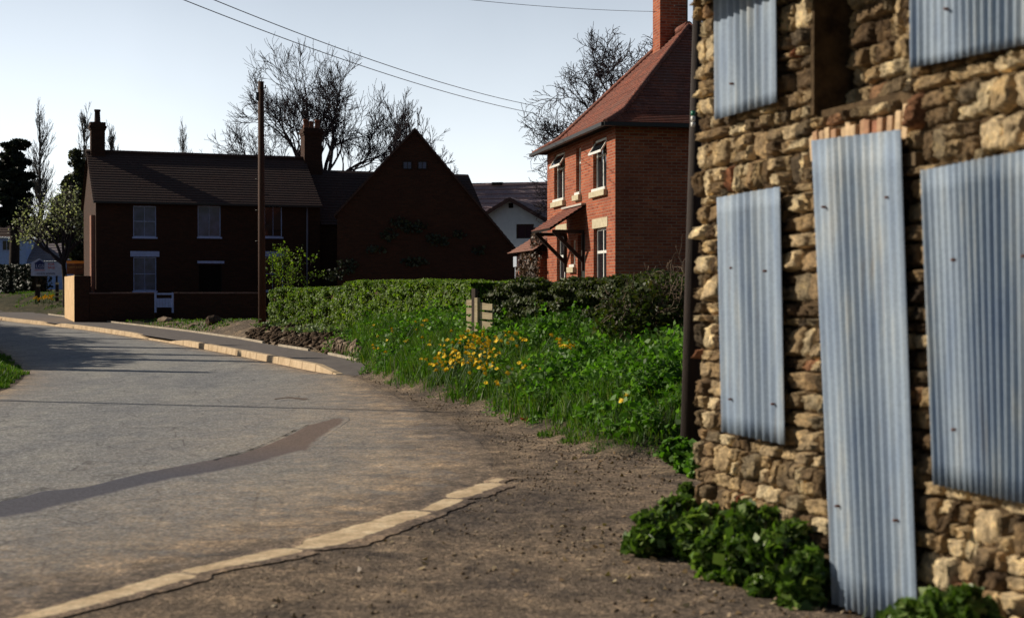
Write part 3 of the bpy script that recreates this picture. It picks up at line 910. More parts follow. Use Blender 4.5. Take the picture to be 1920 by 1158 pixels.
bump(nt, b, n2, .15, .003)
M_sheet = m
M_rust = m_noise('rust', (.10, .03, .012), (.22, .07, .03), 60, .9, 0)
M_batten = m_noise('old_batten', (.05, .035, .02), (.16, .11, .06), 6, .9, .3)
for nm, c, n, nails in SHEETS:
    q = sheet_rect(c)
    NX, NZ = n * 8 + 1, 14
    uu = np.linspace(0, 1, NX); vv = np.linspace(0, 1, NZ)
    TL, TR, BR, BL = [np.array(p) for p in q]
    P = (TL[None, None] * (1 - uu)[None, :, None] + TR[None, None] * uu[None, :, None]) * vv[:, None, None] + (BL[None, None] * (1 - uu)[None, :, None] + BR[None, None] * uu[None, :, None]) * (1 - vv)[:, None, None]
    mk_ = .5 + .5 * np.sin(9.5 * uu[None] + 2.3 * n + .9 * vv[:, None] + .8 * np.sin(5 * uu[None]))
    amp = .0055 + .0095 * mk_ ** 1.4 + .004 * np.clip(.35 - vv[:, None], 0, 1) * (nm == 'door')
    wv = amp * np.sin(2 * math.pi * (uu * n + .2))[None]
    bow = .0015 * np.sin(3.0 * uu[None] * math.pi + 2 * vv[:, None] + n)
    yy = T0 + wv + bow
    V = np.stack([P[..., 0], yy, P[..., 1]], -1)
    if nm == 'door':   # ragged foot follows the profile
        V[0, :, 2] += rng.normal(0, .004, NX)
    Vb = V + np.array([0, .0016, 0])
    g = np.arange(NX * NZ).reshape(NZ, NX)
    qf = np.stack([g[:-1, :-1], g[:-1, 1:], g[1:, 1:], g[1:, :-1]], -1).reshape(-1, 4)
    off = NX * NZ
    border = np.concatenate([g[0, :], g[1:, -1], g[-1, -2::-1], g[-2:0:-1, 0]])
    bq = np.stack([border, np.roll(border, -1), np.roll(border, -1) + off, border + off], -1)[:, ::-1]
    o = mesh_np('metal_sheet', np.concatenate([V.reshape(-1, 3), Vb.reshape(-1, 3)]), np.concatenate([qf, qf[:, ::-1] + off, bq]), M_sheet, smooth_=True, parent=stone)
    o['label'] = SLAB[nm]
    for (px, py) in nails:
        s_, z_ = SB.sz(px, py, T0 - .012)
        k = MB(); k.tube([(s_, T0 + .005, z_), (s_, T0 - .014, z_), (s_, T0 - .021, z_)], [.0065, .0065, .003], 8)
        k.build('nail', M_rust, o)
    z0, z1 = (BL[1] + BR[1]) / 2 + .05, (TL[1] + TR[1]) / 2 - .05
    zt = min(z1, 3.3)
    for zz in ([z0 + .12, (z0 + zt) / 2, zt - .1]):
        bt = MB(); bt.box((TL[0] + .06, T0 + .042, zz - .03), (BR[0] - .09, .015, zz + .03)); bt.build('batten', M_batten, o)

# ------------------------------------------------------------------ red brick house
bh_dir = math.atan2(-.980, .198)
BH = Frame(1.02, 41.15, bh_dir)
house = thing('brick_house', 'sunlit red brick house with hipped tiled roof and white framed windows', 'house', (BH.o[0], BH.o[1], 0), bh_dir)
M_brick = m_brick('red_brick', (.50, .135, .06), (.26, .055, .028), (.38, .22, .15), stain=(.22, .065, .04), stain_amt=.6)
M_brickd = m_brick('dark_brick', (.075, .035, .022), (.055, .026, .018), (.06, .04, .03), stain=(.03, .02, .015), stain_amt=.5)
M_rtile = m_tile('red_clay_tile', (.36, .12, .075), (.17, .055, .04), (.19, .09, .07), lichen=(.34, .24, .20))
Lh, Wh, Ez = 7.3, 5.5, 5.55
win = []
W_specs = [  # px x0,x1,y0,y1 cols rows fan
    (1112, 1137, 259, 356, 2, [(.68, .05)], .30), (1039, 1059, 286, 376, 2, [(.68, .05)], .30), (1080, 1089, 276, 364, 1, [(.68, .04)], 0),
    (1113, 1137, 427, 545, 2, [(.62, .07)], 0), (1044, 1061, 437, 550, 2, [(.62, .07)], 0), (1070, 1079, 450, 499, 1, [], 0)]
rects = [rect(BH, *w[:4]) for w in W_specs]
door_r = rect(BH, 1083, 1097, 440, 560)
mb = MB()
wall_open(mb, 0, Lh, -.2, Ez, rects + [door_r], rec=.14)
mb.quad((Lh, 0, -.2), (Lh, Wh, -.2), (Lh, Wh, Ez), (Lh, 0, Ez)); mb.quad((0, 0, -.2), (0, 0, Ez), (0, Wh, Ez), (0, Wh, -.2))
mb.quad((0, Wh, -.2), (0, Wh, Ez), (Lh, Wh, Ez), (Lh, Wh, -.2))
mb.build('wall', M_brick, house)
for r_, w in zip(rects, W_specs):
    make_window(house, r_[0], r_[1], r_[2], r_[3], .09, M_white, M_glass, w[4], w[5], fw=.06, bar=.05, open_fan=w[6])
    if r_[2] > 1.6:
        k = MB(); e = .09
        k.box((r_[0] - e, -.10, r_[2] - .17), (r_[1] + e, .12, r_[2] - .025))
        k.build('sill', M_stonesill, house, bevel=.01)
        k = MB(); k.box((r_[0] - .01, -.05, r_[2] - .022), (r_[1] + .01, .09, r_[2] + .05)); k.build('sill', M_white, house)
for r_ in (rects[3], rects[4]):
    k = MB(); k.box((r_[0] - .12, -.012, r_[3] + .002), (r_[1] + .12, .1, r_[3] + .24)); k.build('lintel', M_stonesill, house)
d = MB(); d.box((door_r[0], .1, -.1), (door_r[1], .15, door_r[3])); 
for (a_, c_) in ((.12, .42), (.5, .9)):
    hx = door_r[3] + .1
    d.box((door_r[0] + .1, .085, -.1 + hx * a_), (door_r[1] - .1, .1, -.1 + hx * c_))
dd = d.build('door', m_plain('door_green', (.03, .035, .03), .4), house)
k = MB(); k.tube([(door_r[0] + .1, .08, .9), (door_r[0] + .1, .04, .9), (door_r[0] + .2, .04, .9)], .012, 6); k.build('handle', M_lead, dd)
# hipped roof with sprocketed eaves
o_, Wh2 = .34, Wh / 2
rise = 2.95
def ring(q):
    ins = -o_ + q * (Wh2 + o_)
    z = Ez - .05 + rise * (q * .62 if q < .2 else .124 + (q - .2) * 1.095)
    return (ins, ins, Lh - ins, Wh - ins, z)
rf = MB(); N = 38
for i in range(N):
    a0 = ring(i / N); a1 = ring((i + 1) / N)
    def cs(a, lift=0, grow=0):
        x0, y0, x1, y1, z = a
        return [(x0 - grow, y0 - grow, z + lift), (x1 + grow, y0 - grow, z + lift), (x1 + grow, y1 + grow, z + lift), (x0 - grow, y1 + grow, z + lift)]
    B0, B1, C1 = cs(a0), cs(a0, .024, .012), cs(a1)
    for k in range(4):
        k2 = (k + 1) % 4
        rf.quad(B1[k], B1[k2], C1[k2], C1[k]); rf.quad(B0[k], B0[k2], B1[k2], B1[k])
e0 = ring(0)
rf.quad((e0[0], e0[1], e0[4] - .003), (e0[0], e0[3], e0[4] - .003), (e0[2], e0[3], e0[4] - .003), (e0[2], e0[1], e0[4] - .003), m=1)
roof = rf.build('roof', [M_rtile, M_dark], house)
hp = MB()
top = ring(1)
for cxy in ((0, 1), (2, 1), (2, 3), (0, 3)):
    pts = []
    for i in range(0, N + 1, 2):
        a = ring(i / N); pts.append((a[cxy[0]], a[cxy[1]], a[4] + .03))
    hp.tube(pts, .075, 6)
hp.tube([(top[0], Wh2, top[4] + .04), (top[2], Wh2, top[4] + .04)], .1, 8)
hp.build('ridge_tiles', M_rtile, roof)
gt = MB()
gt.beam((-o_ - .05, -o_ - .06, Ez - .07), (Lh + o_ + .05, -o_ - .06, Ez - .07), .11, .09)
gt.beam((Lh + o_ + .06, -o_ - .05, Ez - .07), (Lh + o_ + .06, Wh + o_, Ez - .07), .11, .09)
gt.build('gutter', M_gutter, house)
M_chb = M_brick
ch = chimney(house, 2.83, 3.49, 2.30, 3.06, 6.9, 10.2, M_chb, 2, .45, .12, corb=3)
k = MB(); k.box((2.80, 2.265, 7.75), (3.52, 2.30, 7.95)); k.box((2.78, 2.2, 7.66), (2.9, 2.32, 7.76)); k.build('flashing', M_lead, ch)
am = MB()
am.tube([(4.4, 2.75, top[4]), (4.4, 2.75, top[4] + 2.4)], .022, 6)
am.tube([(4.4, 2.2, top[4] + 1.5), (4.4, 3.6, top[4] + 1.5)], .012, 5); am.tube([(4.4, 2.75, top[4] + .55), (4.4, 2.4, top[4] + .55)], .012, 5)
for k in range(6):
    yy = 2.3 + k * .22; am.tube([(4.2, yy, top[4] + 1.5), (4.6, yy, top[4] + 1.5)], .006, 4)
am.build('aerial', M_gutter, house)
# porch
ps0 = BH.sz(1062, 400)[0]; ps1 = BH.sz(1098, 400)[0]
pz1 = BH.sz(1098, 383)[1]; pp = .95; pz0 = pz1 - .62
pr = MB()
courses(pr, (ps0 - .1, -pp, pz0), (ps1 + .02, -pp, pz0), (ps1 + .02, -.004, pz1), (ps0 - .1, -.004, pz1), 9, .022)
slab(pr, (ps0 - .1, -pp, pz0 + .001), (ps1 + .02, -pp, pz0 + .001), (ps1 + .02, -.004, pz1), (ps0 - .1, -.004, pz1), .06, m=1)
porch = pr.build('porch_roof', [M_rtile, M_dark], house)
k = MB(); k.beam((ps0 - .1, -.06, pz1 + .01), (ps1 + .02, -.06, pz1 + .01), .13, .05); k.build('flashing', m_plain('pale_flashing', (.5, .46, .4), .8), porch)
for sx in (ps0, ps1 - .12):
    k = MB(); k.beam((sx, -pp + .1, pz0 - .08), (sx, -.02, pz0 - .08), .09, .09); k.beam((sx, -pp + .15, pz0 - .1), (sx, -.03, pz0 - .85), .08, .09); k.beam((sx, -.04, pz0 - .12), (sx, -.04, pz0 - 1.1), .09, .07)
    k.build('bracket', M_pole, porch)

# tiled outbuilding at the far end of the brick house
ob = thing('outbuilding', 'low outbuilding with pinkish tiled roof and creeper beyond the porch', 'outbuilding', (BH.o[0], BH.o[1], 0), bh_dir)
mb = MB()
wall_open(mb, -3.6, -.4, 0, 2.7, [(-3.25, -1.0, 0, 2.35)], y=-.12, rec=.3, back=1)
mb.quad((-3.6, -.12, 0), (-3.6, -.12, 2.7), (-3.6, 3, 2.7), (-3.6, 3, 0)); mb.quad((-.4, -.12, 0), (-.4, 3, 0), (-.4, 3, 2.7), (-.4, -.12, 2.7))
mb.build('wall', [M_brick, M_dark], ob)
rf = MB()
courses(rf, (-3.9, -.4, 2.72), (-.05, -.4, 2.72), (-.05, 1.5, 4.0), (-2.6, 1.5, 4.0), 16, .02)
courses(rf, (-3.9, 3.3, 2.72), (-3.9, -.4, 2.72), (-2.6, 1.5, 4.0), (-2.6, 1.5, 4.0), 16, .02)
rf.quad((-3.9, -.4, 2.71), (-3.9, 3.3, 2.71), (-.05, 3.3, 2.71), (-.05, -.4, 2.71), m=1)
M_ptile = m_tile('pink_clay_tile', (.34, .15, .10), (.27, .12, .09), (.24, .13, .10), lichen=(.3, .22, .18))
rf.build('roof', [M_ptile, M_dark], ob)
k = MB(); k.box((-3.72, -.25, 2.30), (-3.2, -.14, 2.62)); k.box((-3.70, -.20, 0), (-3.63, -.13, 2.3)); k.build('downpipe', m_plain('grey_pipe', (.42, .47, .55), .5), ob)

# ------------------------------------------------------------------ dark farmhouse
FH = Frame(-16.67, 57.0, R(21))
farm = thing('farmhouse', 'long dark brick farmhouse in shade with tiled roof and steep cross gable', 'house', (FH.o[0], FH.o[1], 0), R(21))
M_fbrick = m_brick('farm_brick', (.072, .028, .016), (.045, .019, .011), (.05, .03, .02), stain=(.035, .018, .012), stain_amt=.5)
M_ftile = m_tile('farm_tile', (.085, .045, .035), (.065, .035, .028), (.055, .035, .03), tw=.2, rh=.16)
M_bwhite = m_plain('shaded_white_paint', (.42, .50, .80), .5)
Le = 9.15; fe = 5.2; fr_ = 7.38; Dh = 6.2
fw_ = [(250, 293, 386, 444), (371, 414, 386, 444), (496, 529, 386, 444), (250, 293, 482, 545), (372, 416, 496, 560), (492, 531, 482, 545)]
frs = [rect(FH, *w) for w in fw_]
mb = MB()
wall_open(mb, 0, Le, -.2, fe, frs, rec=.10)
mb.quad((0, 0, -.2), (0, 0, fe), (0, Dh, fe), (0, Dh, -.2)); mb.quad((0, 0, fe), (0, Dh / 2, fr_), (0, Dh, fe))
mb.quad((Le, 0, -.2), (Le, Dh, -.2), (Le, Dh, fe), (Le, 0, fe)); mb.quad((Le, 0, fe), (Le, Dh, fe), (Le, Dh / 2, fr_))
mb.quad((0, Dh, -.2), (0, Dh, fe), (Le, Dh, fe), (Le, Dh, -.2))
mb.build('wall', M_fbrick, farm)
pw_ = MB()   # added strip on the left end wall, sunlight put into its brighter brick
pw_.box((-.16, .3, -.2), (-.002, 1.0, fe - .6)); pw_.build('lit_end_strip', m_brick('sunlit_end_brick', (.34, .12, .08), (.26, .10, .07), (.3, .2, .15)), farm, bevel=.01)
rf = MB()
courses(rf, (-.12, -.22, fe - .08), (Le + .05, -.22, fe - .08), (Le + .05, Dh / 2, fr_), (-.12, Dh / 2, fr_), 20, .018)
courses(rf, (Le + .05, Dh + .22, fe - .08), (-.12, Dh + .22, fe - .08), (-.12, Dh / 2, fr_), (Le + .05, Dh / 2, fr_), 20, .018)
slab(rf, (-.12, -.22, fe - .08), (Le + .05, -.22, fe - .08), (Le + .05, Dh / 2, fr_), (-.12, Dh / 2, fr_), .07)
rf.tube([(-.14, Dh / 2, fr_ + .02), (Le + .05, Dh / 2, fr_ + .02)], .1, 8)
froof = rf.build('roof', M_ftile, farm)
for i, (r_, w) in enumerate(zip(frs, fw_)):
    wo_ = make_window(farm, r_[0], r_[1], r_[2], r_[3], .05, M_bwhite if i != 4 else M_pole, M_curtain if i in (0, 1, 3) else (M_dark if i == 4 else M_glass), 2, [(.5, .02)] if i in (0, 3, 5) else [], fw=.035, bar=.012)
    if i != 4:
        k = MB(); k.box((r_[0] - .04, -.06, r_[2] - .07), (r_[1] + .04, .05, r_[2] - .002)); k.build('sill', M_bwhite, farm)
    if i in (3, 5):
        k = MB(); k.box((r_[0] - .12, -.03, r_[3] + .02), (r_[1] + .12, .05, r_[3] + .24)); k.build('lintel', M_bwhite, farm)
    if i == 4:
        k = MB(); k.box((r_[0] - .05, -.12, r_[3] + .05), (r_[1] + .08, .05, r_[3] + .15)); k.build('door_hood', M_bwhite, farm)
k = MB(); sp_ = FH.sz(575, 450)[0]; k.tube([(sp_, -.1, .2), (sp_, -.1, fe - .1)], .04, 8); k.build('downpipe', m_plain('pipe_grey', (.22, .2, .24), .5), farm)
k = MB(); k.beam((-.1, -.27, fe - .1), (Le, -.27, fe - .1), .1, .09); k.build('gutter', M_gutter, farm)
chimney(farm, .05, .62, Dh / 2 - .3, Dh / 2 + .3, fr_ - .5, 8.62, M_fbrick, 1, .55, .13, M_ftile)
cx0 = FH.sz(568, 250, Dh / 2)[0]; cx1 = FH.sz(601, 250, Dh / 2)[0]
chimney(farm, cx0, cx1, Dh / 2 - .3, Dh / 2 + .45, fr_ - 1.2, 8.75, M_fbrick, 3, .4, .11, corb=2)
# lower rear range
we, wr = 4.4, FH.sz(650, 320, 3.1)[1]; x2 = FH.sz(874, 321, 3.1)[0]
mb = MB(); mb.box((Le + .01, .3, -.2), (x2, Dh, we)); mb.quad((x2, .3, we), (x2, Dh, we), (x2, Dh / 2 + .1, wr)); mb.build('rear_wall', M_fbrick, farm)
rf = MB()
courses(rf, (Le + .06, .05, we - .05), (x2 + .1, .05, we - .05), (x2 + .1, Dh / 2, wr), (Le + .06, Dh / 2, wr), 20, .018)
courses(rf, (x2 + .1, Dh + .2, we - .05), (Le + .06, Dh + .2, we - .05), (Le + .06, Dh / 2, wr), (x2 + .1, Dh / 2, wr), 20, .018)
rf.build('rear_roof', M_ftile, farm)
# steep cross gable, squarer to the road than the main range
gpx = W(778, 400, 54.0)
GF = Frame(gpx.x, 54.0, R(4.5))
GM = Matrix.Translation((gpx.x, 54.0, 0)) @ Matrix.Rotation(R(4.5), 4, 'Z')
FMi = (Matrix.Translation((FH.o[0], FH.o[1], 0)) @ Matrix.Rotation(R(21), 4, 'Z')).inverted()
def in_farm(o):
    o.matrix_local = FMi @ GM
    return o
gy = 0.0
ax, az = GF.sz(778, 243)
rx, rz = GF.sz(966, 466)
lx, lz = GF.sz(632, 397)
gdp = 8.0
awin = [rect(GF, 755, 773, 302, 318), rect(GF, 783, 801, 302, 318)]
gw = MB()
gw.quad((lx, 0, -.2), (rx, 0, -.2), (rx, 0, rz), (lx, 0, rz))
gw.quad((lx, 0, rz), (rx, 0, rz), (ax, 0, az), (lx, 0, lz))
gw.quad((rx, 0, -.2), (rx, gdp, -.2), (rx, gdp, rz), (rx, 0, rz)); gw.quad((lx, 0, -.2), (lx, 0, lz), (lx, gdp, lz), (lx, gdp, -.2))
in_farm(gw.build('gable_wall', M_fbrick, farm))
rf = MB()
courses(rf, (rx + .2, -.12, rz - .2), (rx + .2, gdp, rz - .2), (ax, gdp, az + .06), (ax, -.12, az + .06), 30, .018)
courses(rf, (lx - .1, gdp, lz - .1), (lx - .1, -.12, lz - .1), (ax, -.12, az + .06), (ax, gdp, az + .06), 26, .018)
slab(rf, (rx + .2, -.12, rz - .2), (rx + .2, gdp, rz - .2), (ax, gdp, az + .06), (ax, -.12, az + .06), .09)
slab(rf, (lx - .1, gdp, lz - .1), (lx - .1, -.12, lz - .1), (ax, -.12, az + .06), (ax, gdp, az + .06), .09)
in_farm(rf.build('gable_roof', M_ftile, farm))
for w in awin:
    in_farm(make_window(farm, w[0], w[1], w[2], w[3], -.035, M_pole, M_curtain, 2, [], fw=.04, bar=.02, dep=.034))

# garden wall, gate and pillar in front of the farmhouse
GW = Frame(W(140, 596, 54.0).x, 54.0, R(4))
gx1 = GW.sz(488, 590)[0]; gg0 = GW.sz(289, 560)[0]; gg1 = GW.sz(326, 560)[0]
gwall = thing('garden_wall', 'low dark brick garden wall with coping in front of the farmhouse', 'wall', (GW.o[0], GW.o[1], 0), R(4))
zt = GW.sz(400, 548)[1]
k = MB(); k.box((-.01, -.04, -.1), (.55, .30, W(140, 517, 54).z)); k.build('pier', M_fbrick, gwall, bevel=.01)
for (a_, c_) in ((.552, gg0), (gg1, gx1)):
    k = MB(); k.box((a_, 0, -.1), (c_, .24, zt - .06)); k.build('wall', M_fbrick, gwall)
    k = MB(); k.box((a_ - .01, -.03, zt - .058), (c_ + .01, .27, zt)); k.build('coping', m_noise('coping', (.10, .06, .05), (.2, .12, .1), 5, .9), gwall, bevel=.015)
wp = W(140, 597, 54.32); wp.z = 0
pw2 = thing('boundary_wall', 'short pale sunlit wall end beside the yellow sign', 'wall', (wp.x, wp.y, 0))
q = W(121, 560, wp.y + 5.0)
k = MB(); zt2 = W(140, 516, wp.y).z
D_ = Vector((q.x, q.y, 0)) - Vector((wp.x, wp.y, 0)); D_.z = 0
nn = Vector((D_.y, -D_.x, 0)).normalized() * .2
for f_ in [(0, 1)]:
    a_ = Vector((0, 0, 0)); e_ = D_
    P = [a_, a_ + nn, e_ + nn, e_]
    k.quad(*[p + Vector((0, 0, zt2)) for p in P]); 
    for i in range(4):
        p, r2 = P[i], P[(i + 1) % 4]
        k.quad(p, r2, r2 + Vector((0, 0, zt2)), p + Vector((0, 0, zt2)))
k.build('wall', m_noise('pale_render', (.55, .36, .18), (.75, .52, .3), 3, .9, .4), pw2)
gate = thing('garden_gate', 'small white painted garden gate set in the farmhouse garden wall', 'gate', (GW.o[0], GW.o[1], 0), R(4))
z0_ = GW.sz(305, 576)[1]
k = MB(); k.box((gg0 + .01, -.02, z0_ - .2), (gg0 + .08, .06, zt)); k.build('post', M_bwhite, gate)
k = MB(); k.box((gg1 - .08, -.02, z0_ - .2), (gg1 - .01, .06, zt)); k.build('post', M_bwhite, gate)
k = MB(); k.box((gg0 + .085, -.01, zt - .09), (gg1 - .085, .04, zt - .02)); k.build('rail', M_bwhite, gate)
k = MB(); zp = GW.sz(305, 559)[1]
for i in range(5):
    a_ = gg0 + .085 + (gg1 - gg0 - .17) * i / 5
    k.box((a_, -.005, z0_), (a_ + (gg1 - gg0 - .17) / 5 - .008, .03, zp))
k.build('panel', M_bwhite, gate)

# ------------------------------------------------------------------ pale rendered house beyond
PH = Frame(W(958, 400, 72).x, 72, R(-14))
ph = thing('rendered_house', 'pale rendered house with front gable and ribbed tile roof behind the hedges', 'house', (PH.o[0], PH.o[1], 0), R(-14))
M_render = m_noise('pale_render_wall', (.62, .64, .66), (.74, .75, .76), 4, .9, .2)
M_mtile = m_tile('mauve_tile', (.36, .25, .25), (.28, .20, .21), (.30, .22, .22), tw=.33, rh=.33)
hw = 1.75; ge = PH.sz(1018, 410)[1]; ga = PH.sz(958, 374)[1]
hr = rect(PH, 968, 1001, 420, 447)
mb = MB()
wall_open(mb, -hw, hw, 0, ge, [(hr[0], hr[1], hr[2], min(hr[3], ge - .15))], rec=.1)
mb.quad((-hw, 0, ge), (hw, 0, ge), (0, 0, ga))
mb.quad((hw, 0, 0), (hw, 5, 0), (hw, 5, ge), (hw, 0, ge)); mb.quad((-hw, 0, 0), (-hw, 0, ge), (-hw, 5, ge), (-hw, 5, 0))
mb.box((-9, 4, 0), (10, 11, 4.55))
mb.build('wall', M_render, ph)
wv_ = make_window(ph, hr[0], hr[1], hr[2], min(hr[3], ge - .15), .05, m_plain('brown_frame', (.06, .03, .02), .5), m_plain('maroon_curtain', (.045, .015, .02), .4), 2, [], fw=.07)
v1 = rect(PH, 954, 962, 381, 390); k = MB(); k.box((v1[0], -.03, v1[2]), (v1[1], -.001, v1[3])); k.build('vent', M_dark, ph)
rf = MB()
zr = PH.sz(950, 347, 7.5)[1]
courses(rf, (-9.3, 3.6, 4.4), (10.3, 3.6, 4.4), (10.3, 7.5, zr), (-9.3, 7.5, zr), 11, .05)
courses(rf, (10.3, 11.4, 4.4), (-9.3, 11.4, 4.4), (-9.3, 7.5, zr), (10.3, 7.5, zr), 11, .05)
rf.tube([(-9.3, 7.5, zr + .03), (10.3, 7.5, zr + .03)], .12, 8)
rf.build('roof', M_mtile, ph)
rf = MB(); dz_ = (ga - ge) / hw
courses(rf, (hw + .25, -.3, ge - .25 * dz_ + .08), (hw + .25, 6.5, ge - .25 * dz_ + .08), (0, 6.5, ga + .1), (0, -.3, ga + .1), 7, .04)
courses(rf, (-hw - .25, 6.5, ge - .25 * dz_ + .08), (-hw - .25, -.3, ge - .25 * dz_ + .08), (0, -.3, ga + .1), (0, 6.5, ga + .1), 7, .04)
gr = rf.build('gable_roof', M_mtile, ph)
k = MB()
for sg in (-1, 1):
    k.beam((sg * (hw + .25), -.32, ge - .25 * dz_ - .02), (0, -.32, ga), .05, .18)
k.build('bargeboard', m_plain('brown_board', (.10, .045, .035), .6), gr)
k = MB(); lx0, lz0 = PH.sz(955, 490, -.6); k.box((lx0 - .8, -1.2, lz0), (lx0 + .9, -.002, lz0 + .12)); k.build('canopy', m_plain('grey_canopy', (.4, .45, .5), .6), ph)
k = MB(); k.box((PH.sz(935, 340, 7.5)[0] - .35, 7.3, zr), (PH.sz(935, 340, 7.5)[0] + .25, 7.7, zr + .16)); k.build('ridge_vent', M_dark, ph)

# ------------------------------------------------------------------ cottage, signs and fence far left
p0 = W(15, 500, 92)
CT_ = Frame(p0.x, p0.y, R(6))
ct = thing('cottage', 'white cottage with pinkish tile roof half hidden behind the sale board', 'house', (p0.x, p0.y, 0), R(6))
M_shade_blue = m_plain('shade_blue_wall', (.42, .55, .90), .8)  # white wall with the blue of its shade put into the colour
s25, s48, s130 = CT_.sz(24, 450)[0], CT_.sz(48, 450)[0], CT_.sz(132, 450)[0]
zt3 = CT_.sz(40, 445)[1]; ze3 = CT_.sz(90, 489)[1]
mb = MB()
mb.box((s25 - 3.5, 0, 0), (s48, 5, zt3)); mb.box((s48 + .01, .5, 0), (s130, 5, ze3))
mb.build('wall', M_shade_blue, ct)
r_ = rect(CT_, 4, 22, 450, 470); make_window(ct, r_[0], r_[1], r_[2], r_[3], -.05, M_bwhite, M_glass, 2)
r_ = rect(CT_, 68, 82, 524, 536, .5); make_window(ct, r_[0], r_[1], r_[2], r_[3], .44, M_bwhite, M_glass, 1)
rf = MB(); M_gtile = m_tile('grey_pink_tile', (.30, .26, .27), (.25, .21, .22), (.22, .18, .2), tw=.3, rh=.25)
courses(rf, (s48 + .02, .2, ze3), (s130 + .2, .2, ze3), (s130 + .2, 3.4, zt3 + .1), (s48 + .02, 3.4, zt3 + .1), 9, .03)
rf.build('roof', M_gtile, ct)
rf = MB(); courses(rf, (s25 - 3.7, -.3, zt3), (s48 + .2, -.3, zt3), (s48 + .2, 2.5, zt3 + 1.4), (s25 - 3.7, 2.5, zt3 + 1.4), 8, .03); rf.build('gable_roof', M_ftile, ct)
# estate agent's board
def flat_text(body, size, mat, parent, loc, rot, ext=.004, name='lettering'):
    cu = bpy.data.curves.new(name, 'FONT'); cu.body = body; cu.size = size; cu.extrude = ext; cu.align_x = 'CENTER'; cu.align_y = 'CENTER'
    t = bpy.data.objects.new(name, cu); col.objects.link(t)
    dg = bpy.context.evaluated_depsgraph_get()
    me = bpy.data.meshes.new_from_object(t.evaluated_get(dg)); bpy.data.objects.remove(t)
    o = bpy.data.objects.new(name, me); me.materials.clear(); me.materials.append(mat); col.objects.link(o)
    o.parent = parent; o.location = loc; o.rotation_euler = rot
    return o
DB = 70.0
pb = W(84, 503, DB); zb0 = htf(pb.x, DB)
bd_ = thing('sale_board', 'white board with blue and red lettering on two dark posts', 'sign', (pb.x, DB, 0), R(4))
px1 = DB / F
M_board = m_plain('board_white', (.50, .55, .80), .6); M_red = m_plain('sign_red', (.55, .03, .05), .6); M_navy = m_plain('sign_navy', (.02, .03, .14), .6)
k = MB(); k.box((-25.5 * px1, 0, pb.z - 14 * px1), (30 * px1, .04, pb.z + 11 * px1))
k.quad((-25 * px1, 0, pb.z + 11 * px1), (0, 0, pb.z + 11 * px1), (-10 * px1, 0, pb.z + 19 * px1)); k.build('panel', M_board, bd_)
k = MB(); xh = -9 * px1
k.box((xh - 9 * px1, -.012, pb.z - 1 * px1), (xh + 8 * px1, -.002, pb.z + 9 * px1)); k.quad((xh - 11 * px1, -.012, pb.z + 9 * px1), (xh + 10 * px1, -.012, pb.z + 9 * px1), (xh, -.012, pb.z + 16 * px1)); k.build('emblem', M_navy, bd_)
flat_text('LGS', 9 * px1, M_board, bd_, (xh, -.016, pb.z + 4 * px1), (R(90), 0, 0))
flat_text('FOR\nSALE', 6.2 * px1, M_red, bd_, (12 * px1, -.008, pb.z + 4.5 * px1), (R(90), 0, 0))
k = MB(); k.box((xh - 10 * px1, -.01, pb.z - 4 * px1), (xh + 9 * px1, -.002, pb.z - 3 * px1)); k.build('underline', M_red, bd_)
flat_text('ESTATE AGENTS', 4.6 * px1, M_navy, bd_, (2 * px1, -.008, pb.z - 10 * px1), (R(90), 0, 0))
for dx in (-17, 21):
    k = MB(); k.box((dx * px1 - .04, .04, zb0 - .2), (dx * px1 + .04, .12, pb.z + 8 * px1)); k.build('post', M_pole, bd_)
pw3 = W(82, 536, DB)
# small orange-topped sign
DY = 59.0
py_ = W(141, 502, DY); zy0 = htf(py_.x, DY); p2 = DY / F
ys_ = thing('notice_sign', 'small dark sign with orange top band beside the farmhouse corner', 'sign', (py_.x, DY, 0), R(3))
k = MB(); k.box((-16 * p2, 0, py_.z - 12 * p2), (16 * p2, .03, py_.z + 8 * p2)); k.build('panel', m_noise('sign_brown', (.07, .03, .015), (.2, .08, .03), 6, .6, 0), ys_)
k = MB(); k.box((-16 * p2, -.01, py_.z + 8.2 * p2), (16 * p2, .03, py_.z + 13 * p2)); k.build('top_band', m_plain('sign_orange', (.85, .30, .03), .5), ys_)
flat_text('FARM SHOP', 5 * p2, m_plain('sign_tan', (.5, .3, .1), .6), ys_, (0, -.006, py_.z + 1 * p2), (R(90), 0, 0))
k = MB(); k.box((-.04, .03, zy0 - .3), (.04, .1, py_.z + 16 * p2)); k.build('post', M_pole, ys_)
# low rail fence with pale tops
fp0 = W(72, 548, 69); 
fn = thing('rail_fence', 'low timber fence with pale topped posts behind the daffodils', 'fence', (fp0.x, 69, 0))
f1 = 69 / F
for dx, hgt in ((0, 545), (35, 541), (52, 548)):
    zt_ = W(72, hgt - 8, 69).z
    k = MB(); k.box((dx * f1 - .07, -.05, htf(fp0.x, 69) - .2), (dx * f1 + .07, .05, zt_)); k.box((dx * f1 - .08, -.06, zt_), (dx * f1 + .08, .06, zt_ + .1), m=1); k.build('post', [M_pole, M_stonesill], fn)
for zz in (548, 556):
    zt_ = W(72, zz, 69).z
    k = MB(); k.box((26 * f1, -.08, zt_ - .03), (52 * f1, -.05, zt_ + .03)); k.build('rail', M_stonesill, fn)

